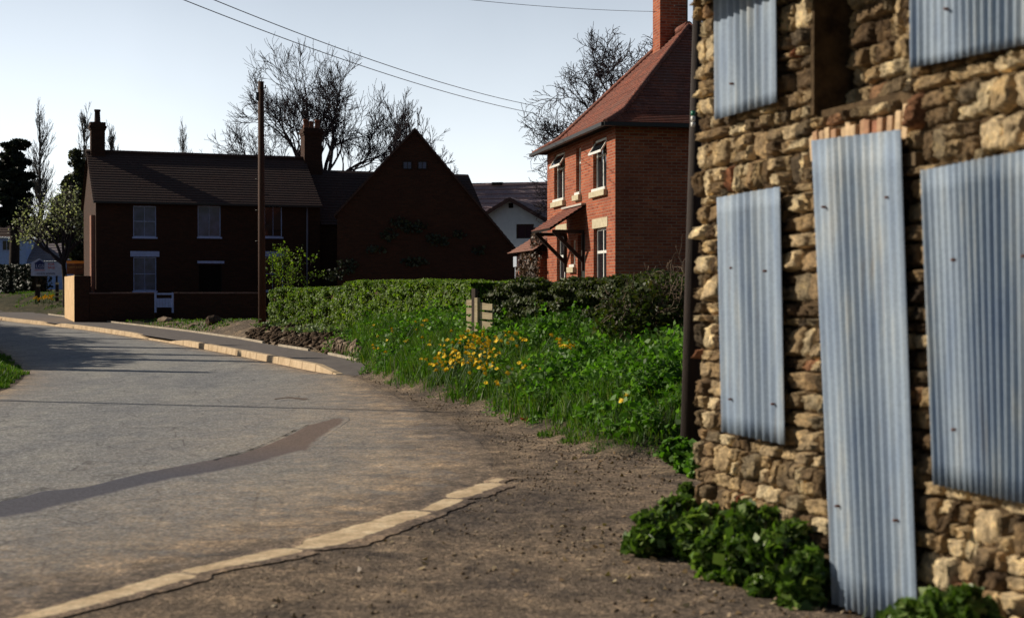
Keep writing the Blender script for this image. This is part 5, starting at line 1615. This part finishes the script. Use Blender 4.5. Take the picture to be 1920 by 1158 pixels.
for i in range(520):
    px = rng.uniform(462, 668); t = rng.uniform(0, 1)
    yb = np.interp(px, [455, 520, 600, 672], [636, 649, 661, 669]) - t * np.interp(px, [462, 500, 560, 672], [12, 36, 48, 42])
    g_ = G(px, yb)
    r = rng.uniform(.03, .10)
    L_.append(((g_.x, g_.y, g_.z + r * .3), (r * rng.uniform(.8, 1.6), r, r * rng.uniform(.5, .9)), rng.uniform(0, 3), rng.normal(0, .3)))
sh_ = rocks_mesh('soil_rubble', L_, M_soil); stuff(sh_, 'dark soil and rubble heap below the low hedge', 'rubble')
for px, py, r, lb in ((309, 603, .34, 'flat grey stone lying on the verge below the white gate'), (361, 612, .16, 'small pale stone lying on the edge of the verge'), (402, 606, .42, 'large dark stone lying by the farmyard drive'), (408, 598, .25, 'rounded stone lying just behind the large dark stone')):
    g_ = G(px, py); rock('stone', (g_.x, g_.y, g_.z + r * .15), (r, r * .6, r * .45), px, M_rock if px != 402 else M_soil, label=lb, cat='stone')
# crumpled red litter
g_ = G(985, 793)
lt_ = MB()
ang0 = 0
for i in range(9):
    a, c2 = rng.uniform(0, 6.28), rng.uniform(0, 6.28)
    p1_ = Vector((.07 * math.cos(a), .05 * math.sin(a), rng.uniform(0, .06))); p2_ = Vector((.07 * math.cos(c2), .05 * math.sin(c2), rng.uniform(0, .06)))
    lt_.quad((0, 0, .03), p1_, p2_ + Vector((0, 0, .01)), m=0 if i % 3 else 1)
tag(lt_.build('litter', [m_plain('litter_red', (.65, .10, .03), .5), m_plain('litter_white', (.6, .5, .4), .6)], None, (g_.x, g_.y, g_.z + .01)), 'crumpled orange-red litter at the foot of the grassy bank', 'litter')

# ------------------------------------------------------------------ grass and weeds on the bank
def blades(name, XY, h, w, mat, lean=.5, label=None):
    n = len(XY)
    z = ht(XY[:, 0], XY[:, 1]) - .01
    C = np.stack([XY[:, 0], XY[:, 1], z], -1)
    a = rng.uniform(0, 2 * math.pi, n); d = np.stack([np.cos(a), np.sin(a), np.zeros(n)], -1)
    b_ = rng.uniform(0, 2 * math.pi, n); ln = np.stack([np.cos(b_), np.sin(b_), np.zeros(n)], -1) * (rng.uniform(.1, 1, n) * lean)[:, None]
    H = (h * rng.uniform(.5, 1.3, n))[:, None]; Wd = (w * rng.uniform(.7, 1.3, n))[:, None]
    up = np.array([0, 0, 1.0])
    m_ = C + up * H * .55 + ln * H * .35; tp = C + up * H * .92 + ln * H
    V = np.stack([C - d * Wd, C + d * Wd, m_ + d * Wd * .8, m_ - d * Wd * .8, tp], 1).reshape(-1, 3)
    i = np.arange(n)[:, None] * 5
    return mesh_np(name, V, [i + np.array([[0, 1, 2, 3]]), i + np.array([[3, 2, 4]])], mat)
def sample(n, x0, x1, y0, y1, f):
    XY = np.stack([rng.uniform(x0, x1, n), rng.uniform(y0, y1, n)], -1)
    p = f(XY[:, 0], XY[:, 1]); return XY[rng.random(n) < p]
def bank_mask(x, y):
    d = pl_dist(x, y, BANK)
    edge = d + .16 * wob(x * 1.5, y * 1.5, 1.7)
    return (edge > .05) & (d < 8) & (y < 33) & (x < .14 * y + .9)
XY = sample(330000, -4.5, 4.2, 12.6, 33, lambda x, y: np.where(bank_mask(x, y), np.clip(.62 + .25 * wob(x, y, 1.3), .15, 1) * np.clip(24 / y, .4, 1) ** 1.5, 0))
hg = np.interp(XY[:, 1], [14, 20, 24, 30], [.15, .15, .22, .24]) * (1 + .45 * wob(XY[:, 0], XY[:, 1], .9)) * np.clip(pl_dist(XY[:, 0], XY[:, 1], BANK) / .5, .3, 1)
gr_ = blades('bank_grass', XY, np.clip(hg, .04, .4), .0065, M_grass, .8)
stuff(gr_, 'long green grass covering the roadside bank', 'grass')
XY = sample(7000, .6, 3.0, 5.0, 9.2, lambda x, y: np.where(np.abs(x - np.interp(y, [3.2, 8.6], [2.8, 1.128]) + .12) < .16, np.clip(wob(x * 3, y * 3, 1.2), 0, 1) * .5, 0))
stuff(blades('wall_foot_grass', XY, .11, .004, M_grass, .8), 'sparse grass blades along the foot of the stone wall', 'grass')
cl_ = []
for _k in range(130):
    y = rng.uniform(14, 31); x = rng.uniform(.0, 1) ; x = np.interp(y, BANK[::-1][:, 1][::-1] if False else [13, 16.4, 19.4, 22.6, 28.2, 32.2], [1.0, .1, -.62, -1.75, -3.05, -4.2]) + .3 + x * rng.uniform(.3, 3.2)
    if x > .14 * y + .6 or (x / y > .03 and rng.random() < .7): continue
    n_ = rng.integers(150, 420); cl_.append(np.stack([x + rng.normal(0, .16, n_), y + rng.normal(0, .16, n_)], -1))
XY = np.concatenate(cl_)
stuff(blades('grass_tussocks', XY, .27, .007, M_grass, .55), 'taller tussocks of rank grass standing up on the bank', 'grass')
# left verge
XY = sample(90000, -13, -7, 17, 32, lambda x, y: ((pl_dist(x, y, LEFTV) + .08 * wob(x, y, 2)) > 0.02) * 1.0)
stuff(blades('verge_grass', XY, .10, .008, M_grass, .7), 'green grass verge on the left side of the road', 'grass')
# grass triangle by the signs and weeds on the farm verge
XY = sample(60000, -32, -8, 44, 75, lambda x, y: (((pl_dist(x, y, EDGE) > .2)) & (wob(x, y, .9) > -.6)) * 1.0)
stuff(blades('farm_verge_grass', XY, .09, .018, M_grass, .7), 'short grass in front of the signs and the garden wall', 'grass')
# broad-leaved weeds
def weed_field(n, f, hgt, leaf, mat, name, label):
    XY = sample(n, -4.6, 3.6, 12.8, 33, f)
    k = 11
    z = ht(XY[:, 0], XY[:, 1])
    hh = hgt * rng.uniform(.35, 1.2, len(XY)) * np.clip(.75 + .4 * wob(XY[:, 0] * 1.6, XY[:, 1] * 1.6, 1.0), .25, 1.7)
    C = np.repeat(np.stack([XY[:, 0], XY[:, 1], z], -1), k, 0)
    q = rng.uniform(.1, 1, len(C)); a = rng.uniform(0, 6.28, len(C)); r = rng.uniform(.02, .11, len(C)) * (1.2 - q * .6)
    C[:, 0] += np.cos(a) * r; C[:, 1] += np.sin(a) * r; C[:, 2] += q * np.repeat(hh, k)
    V, Fq = leaf_quads(C, leaf, 1.0, 1.5)
    return stuff(mesh_np(name, V, Fq, mat), label, 'weeds')
def pxof(x, y): return 960 + x / y * F
nf = lambda x, y: np.where(bank_mask(x, y) & (pl_dist(x, y, BANK) > .25), np.clip((pxof(x, y) - 640) / 380, .12, 1) * np.clip(.55 + .7 * wob(x, y, .8), .05, 1) * .95, 0)
weed_field(34000, nf, .40, .055, M_nettle, 'nettles', 'bright green nettles growing thickly on the right of the bank')
nf2 = lambda x, y: np.where(bank_mask(x, y), np.clip(.05 + .5 * wob(x + 3, y, 1.1), 0, 1) * .6, 0)
weed_field(30000, nf2, .28, .04, M_nettle, 'bank_weeds', 'mixed low weeds among the grass of the bank')
M_pale = m_leaf('pale_weed', [(.10, .16, .07), (.18, .25, .12), (.30, .36, .22)], .3)
weed_field(6000, lambda x, y: np.where(bank_mask(x, y), np.clip(wob(x + 1, y + 2, .7) - .7, 0, 1), 0), .34, .05, M_pale, 'cow_parsley', 'pale leaved cow parsley scattered over the bank')
C = []
for (px, py, n, s_) in ((505, 612, 60, .12), (580, 620, 90, .2), (640, 622, 90, .2), (615, 622, 60, .15), (545, 610, 40, .1)):
    g_ = G(px, py); C.append(np.array(g_) + np.abs(rng.normal(0, 1, (n * 3, 3))) * np.array([s_ * 2, .1, .07]) * np.sign(rng.normal(0, 1, (n * 3, 3)) + np.array([0, 0, 9])))
V, Fq = leaf_quads(np.concatenate(C), .06, .6, 1.6); stuff(mesh_np('heap_weeds', V, Fq, M_pale), 'pale green weeds growing on the soil heap', 'weeds')

# ------------------------------------------------------------------ dandelion flowers (one object each, shared meshes)
M_yel = m_plain('petal_yellow', (.95, .66, .01), .6); M_yel2 = m_plain('petal_deep_yellow', (.95, .55, .01), .6)
M_stem = m_plain('flower_stem', (.06, .13, .02), .6)
def flower_mesh(seed, n=26, r=.029):
    rr = random.Random(seed); k = MB()
    k.tube([(0, 0, -.36), (.008, 0, -.12), (0, 0, 0)], .0035, 4, m=0, cap=False)
    for lay in range(4):
        rl = r * (1 - .25 * lay); zl = .002 + .011 * lay
        for i in range(n - 6 * lay):
            a = 2 * math.pi * (i + .5 * lay) / (n - 6 * lay) + rr.uniform(-.1, .1); w = .15
            q = rl * rr.uniform(.88, 1.05)
            k.quad((0, 0, zl - .004), (q * .7 * math.cos(a - w), q * .7 * math.sin(a - w), zl + .004), (q * math.cos(a), q * math.sin(a), zl + .001), (q * .7 * math.cos(a + w), q * .7 * math.sin(a + w), zl + .004), m=1 + (lay == 3))
    o = k.build('dandelion', [M_stem, M_yel, M_yel2])
    return o
protos = [flower_mesh(s) for s in range(4)]
CL = [('dense', 'yellow dandelion in the crowded patch on the bank below the gate', [(878, 659, 34, 19, 112), (830, 675, 15, 12, 18), (900, 635, 26, 6, 20)]),
      ('centre', 'yellow dandelion on the bank between the gate and the nettles', [(960, 628, 14, 7, 12), (1045, 642, 8, 8, 9), (985, 680, 40, 14, 8), (1068, 650, 4, 7, 6)]),
      ('left', 'small yellow dandelion in the grass below the tall hedge', [(780, 598, 12, 6, 5), (740, 620, 22, 18, 10), (695, 655, 8, 6, 3)]),
      ('low', 'yellow dandelion growing low on the bank close to the road edge', [(935, 722, 3, 3, 3), (810, 690, 12, 10, 6), (880, 735, 26, 12, 5), (925, 762, 3, 2, 1)]),
      ('right', 'yellow dandelion in the clump near the foot of the dark pole', [(1178, 803, 7, 3, 9), (1194, 783, 3, 1, 2), (1168, 740, 3, 3, 2), (1190, 820, 6, 6, 1)])]
nfl = 0; used = set()
for nm, lb, cl in CL:
    for (cx_, cy_, sx_, sy_, n) in cl:
        for i in range(n):
            px, py = cx_ + rng.normal(0, sx_), cy_ + rng.normal(0, sy_)
            g_ = G(px, py + 4, .36)
            if pl_dist(np.array([g_.x]), np.array([g_.y]), BANK)[0] < .0: continue
            k = nfl % 4
            if k in used: o = protos[k].copy(); col.objects.link(o)
            else: o = protos[k]; used.add(k)
            nfl += 1
            o.location = (g_.x, g_.y, g_.z + .36 + rng.uniform(-.01, .02))
            s_ = rng.uniform(1.1, 1.6)
            o.scale = (s_, s_, 1); o.rotation_euler = (rng.normal(.35, .25), rng.normal(-.3, .25), rng.uniform(0, 6))
            tag(o, lb, 'flower', 'dandelions ' + nm)
# daffodils by the sale board
proto = None
for i in range(34):
    px = rng.uniform(62, 100); py = 559 - (px - 62) * .09 + rng.normal(0, 1.8)
    d = 67.5 + rng.uniform(-.8, .8); p = W(px, py, d)
    if proto is None:
        k = MB(); k.tube([(0, 0, -.3), (0, 0, 0)], .006, 4, m=0, cap=False)
        for a in range(6):
            t = a * math.pi / 3; k.quad((0, -.01, 0), (.04 * math.cos(t - .4), -.02, .04 * math.sin(t - .4)), (.07 * math.cos(t), -.01, .07 * math.sin(t)), (.04 * math.cos(t + .4), -.02, .04 * math.sin(t + .4)), m=1)
        k.tube([(0, -.01, 0), (0, -.06, 0)], [.02, .03], 7, m=2, cap=False)
        for a in range(3): k.quad((.02 * a - .02, 0, -.3), (.02 * a - .01, 0, -.3), (.03 * a - .03, .01, -.05), m=0)
        o = proto = k.build('daffodil', [M_stem, M_yel, M_yel2])
    else:
        o = proto.copy(); col.objects.link(o)
    o.location = (p.x, d, max(p.z, htf(p.x, d) + .2)); o.rotation_euler = (0, 0, rng.uniform(-1, 1))
    tag(o, 'yellow daffodil in the bed below the white sale board', 'flower', 'daffodils below the sale board')

# ------------------------------------------------------------------ leafy plants at the foot of the stone wall
def mound(label, lobes, leaf, n, D, name='ivy_mound', mat=None):
    c0 = lobes[0]; p = W(c0[0], c0[1], D)
    t = thing(name, label, 'plant', (p.x, D, 0))
    Cs = []; k0 = D / F; st_ = []
    for (px, py, rx_, rz_, d_) in lobes:
        q = W(px, py, d_); kk = d_ / F
        c_ = np.array([q.x - p.x, d_ - D, max(q.z, .03)])
        tot = int(n * rx_ * rz_ / 1000); R3 = np.array((rx_ * kk, rx_ * kk * .9, rz_ * kk)); sub = []
        for _q in range(9):
            a0 = rng.uniform(0, 6.28); rr0 = rng.uniform(.1, 1.0); hh0 = R3[2] * rng.uniform(.7, 1.22)
            bx0 = c_ + np.array([np.cos(a0) * R3[0] * rr0, np.sin(a0) * R3[1] * rr0, 0]); q0_ = rng.uniform(.2, 1, 34)
            sub.append(bx0 + np.stack([rng.normal(0, .035, 34), rng.normal(0, .035, 34), q0_ * hh0 - c_[2] * .5], -1))
            st_.append(([Vector(bx0), Vector(bx0 + np.array([0, 0, hh0 * .5])), Vector(bx0 + np.array([.01, 0, hh0]))], [.005, .004, .002], 1))
        for _q in range(60):
            o3 = blob_points(1, (0, 0, 0), R3 * 1.02, .35)[0]; sc_ = rng.uniform(.12, .34)
            sub.append(blob_points(max(tot // 170, 3), c_ + o3, R3 * sc_ * np.array([1.5, 1.5, .28]), .0))
        Pn = np.concatenate(sub)
        Pn[:, 2] = np.abs(Pn[:, 2]); Cs.append(Pn)
        for i in range(14):
            e = Pn[rng.integers(0, len(Pn))]; st_.append(([Vector((c_[0] * .9, c_[1], 0)), Vector((c_[0], c_[1], .0)).lerp(Vector(e), .5) + Vector((0, 0, .03)), Vector(e)], [.006, .004, .002], 1))
    limbs_mesh('stems', st_, M_bark, t)
    C = np.concatenate(Cs)
    cl = wob(C[:, 0] * 9, C[:, 2] * 9, 1.0) + wob(C[:, 1] * 8, C[:, 0] * 5, 1.3)
    C = C[rng.random(len(C)) < np.clip(.65 + .3 * cl, .15, 1)]
    V, Fq = leaf_quads(C, leaf * rng.uniform(.7, 1.5, len(C)), 1.0, 1.2); mesh_np('foliage', V, Fq, mat or M_ivy, parent=t)
    return t
mound('leafy green plant at the far corner of the stone wall', [(1275, 1000, 55, 72, 8.6), (1240, 1010, 48, 50, 8.4), (1310, 1015, 42, 70, 8.2), (1210, 1015, 34, 26, 8.3), (1290, 960, 25, 55, 8.75)], .045, 5200, 8.5)
mound('leafy green plant between the far corner and the metal door sheet', [(1420, 1055, 68, 110, 7.6), (1390, 1050, 45, 105, 7.9), (1470, 1075, 58, 100, 7.3), (1360, 1050, 46, 70, 7.7), (1505, 1100, 36, 70, 7.0)], .05, 5200, 7.5)
mound('leafy green plant at the foot of the wall right of the door sheet', [(1760, 1190, 75, 80, 5.75), (1815, 1190, 45, 90, 5.65), (1700, 1190, 45, 50, 5.9)], .045, 3200, 5.8)
mound('tuft of dark weeds at the foot of the leaning pole', [(1290, 860, 22, 40, 12.1), (1265, 845, 26, 26, 12.3), (1310, 885, 20, 36, 11.8)], .045, 4200, 12.1, mat=M_nettle)
# fallen leaves and gravel
def scatter_gravel(n, f, x0, x1, y0, y1, r0, r1, mat, name, label):
    XY = sample(n, x0, x1, y0, y1, f)
    z = ht(XY[:, 0], XY[:, 1])
    n = len(XY)
    r = rng.uniform(r0, r1, n) ** 1
    octa = np.array([(1, 0, 0), (0, 1, 0), (-1, 0, 0), (0, -1, 0), (0, 0, .7), (0, 0, -.5)], float)
    V = octa[None] * r[:, None, None] * rng.uniform(.6, 1.3, (n, 6, 1))
    a = rng.uniform(0, 6.28, n); ca, sa = np.cos(a)[:, None], np.sin(a)[:, None]
    Xr = V[..., 0] * ca - V[..., 1] * sa; Yr = V[..., 0] * sa + V[..., 1] * ca
    V = np.stack([Xr + XY[:, :1], Yr + XY[:, 1:], V[..., 2] + z[:, None] + r[:, None] * .3], -1).reshape(-1, 3)
    f8 = np.array([(0, 1, 4), (1, 2, 4), (2, 3, 4), (3, 0, 4), (1, 0, 5), (2, 1, 5), (3, 2, 5), (0, 3, 5)])
    Fq = (np.arange(n)[:, None, None] * 6 + f8[None]).reshape(-1, 3)
    stuff(mesh_np(name, V, Fq, mat), label, 'gravel')
m, nt, b = newmat('gravel_bits')
c = ramp(nt, island(nt), [(0, (.05, .035, .025)), (.5, (.16, .115, .075)), (.85, (.30, .23, .15)), (1, (.45, .38, .28))])
nt.links.new(c, b.inputs['Base Color']); b.inputs['Roughness'].default_value = .95; b.inputs['Specular IOR Level'].default_value = .1
SBd = np.array([(1.0, 9.2), (1.128, 8.6), (2.8, 3.2)])
def yard(x, y):
    dk = pl_dist(x, y, RIGHT)      # negative on the yard side
    dw = np.abs(x - np.interp(y, [3.2, 8.6], [2.8, 1.128]))
    p = .18 + .9 * np.exp(-dw / .5) * (y < 9.2) + .8 * np.exp(-np.abs(pl_dist(x, y, BANK)) / .6) + .25 * (y > 9)
    return np.where((dk < -.05) & (pl_dist(x, y, BANK) < .1), p * np.clip(.6 + .5 * wob(x, y, 1.6), .1, 1), 0)
scatter_gravel(42000, yard, -3.8, 3.4, 5.2, 30, .003, .017, m, 'yard_gravel', 'loose gravel and grit scattered over the yard entrance')
def roadedge(x, y):
    dk = pl_dist(x, y, RIGHT)
    return np.where((dk > 0) & (dk < 1.2), np.exp(-dk / .4) * .7, 0)
# grit needs to sit on the road sheet
scatter_gravel(9000, roadedge, -5, .5, 5, 25, .003, .009, m, 'road_grit', 'dusty grit along the edge of the road')

XY = sample(5200, -1.5, 3.2, 5.0, 13.5, lambda x, y: np.where((pl_dist(x, y, RIGHT) < -.2) & (pl_dist(x, y, BANK) < .25), .05 + 1.2 * np.exp(-np.abs(x - np.interp(y, [3.2, 8.6], [2.8, 1.128])) / .38) * (y < 9.4) + .5 * np.exp(-np.abs(pl_dist(x, y, BANK)) / .35), 0))
C = np.stack([XY[:, 0], XY[:, 1], ht(XY[:, 0], XY[:, 1]) + .012], -1)
V, Fq = leaf_quads(C, .032, 2.2, 1.4, cup=.3)
stuff(mesh_np('leaf_litter', V, Fq, m_leaf('dead_leaf', [(.06, .035, .02), (.16, .10, .05), (.32, .21, .11), (.45, .36, .22)], .1)), 'dry brown fallen leaves and twigs along the wall foot and bank', 'leaf litter')
# ------------------------------------------------------------------ things just outside the frame on the left that shade the road
for (x, y, h, w_) in ((-18.2, 38.7, 5.9, .6), (-16.9, 35.4, 5.5, .55), (-16.0, 33.1, 6.2, .45), (-14.9, 29.2, 4.6, .5), (-20.2, 44.0, 4.9, .6), (-25.2, 53.0, 5.0, .7), (-22.6, 48.4, 4.6, .6), (-16.2, 31.4, 3.9, .6), (-19.6, 41.4, 4.4, .6), (-17.9, 37.1, 4.3, .6)):
    t = thing('cypress_tree', 'slim dark cypress in the row left of the road, outside the view', 'tree', (x, y, .2), 0, 'cypresses left of the road')
    limbs_mesh('trunk', [([Vector((0, 0, 0)), Vector((0, 0, h * .9))], [.14, .02], 4)], M_bark, t)
    n = 4200; q = rng.uniform(0, 1, n) ** 1.1
    r = w_ * (1 - q) ** .9 * np.clip(q / .06, .4, 1) * rng.uniform(.1, 1, n) ** .5; a = rng.uniform(0, 6.28, n)
    V, Fq = leaf_quads(np.stack([np.cos(a) * r, np.sin(a) * r, .25 + q * (h - .2)], -1), .2, .2, 1.8)
    mesh_np('crown', V, Fq, M_ever, parent=t)
hedge('roadside_hedge', 'tall dark hedge left of the road, outside the view', [(-30, 62), (-22.4, 47.5), (-19.2, 40), (-17.2, 35), (-15.4, 29.5)], 1.6, lambda t: 3.5 + .3 * math.sin(23 * t), 16000, .16, M_ever)
t = thing('roadside_pole', 'dark pole left of the road outside the view, casting a thin shadow', 'pole', (-16.3, 22.65, .2))
kk = MB(); kk.tube([(0, 0, 0), (0, 0, 4), (0, 0, 8.1)], [.10, .08, .055], 10); kk.build('pole', M_bpole, t)
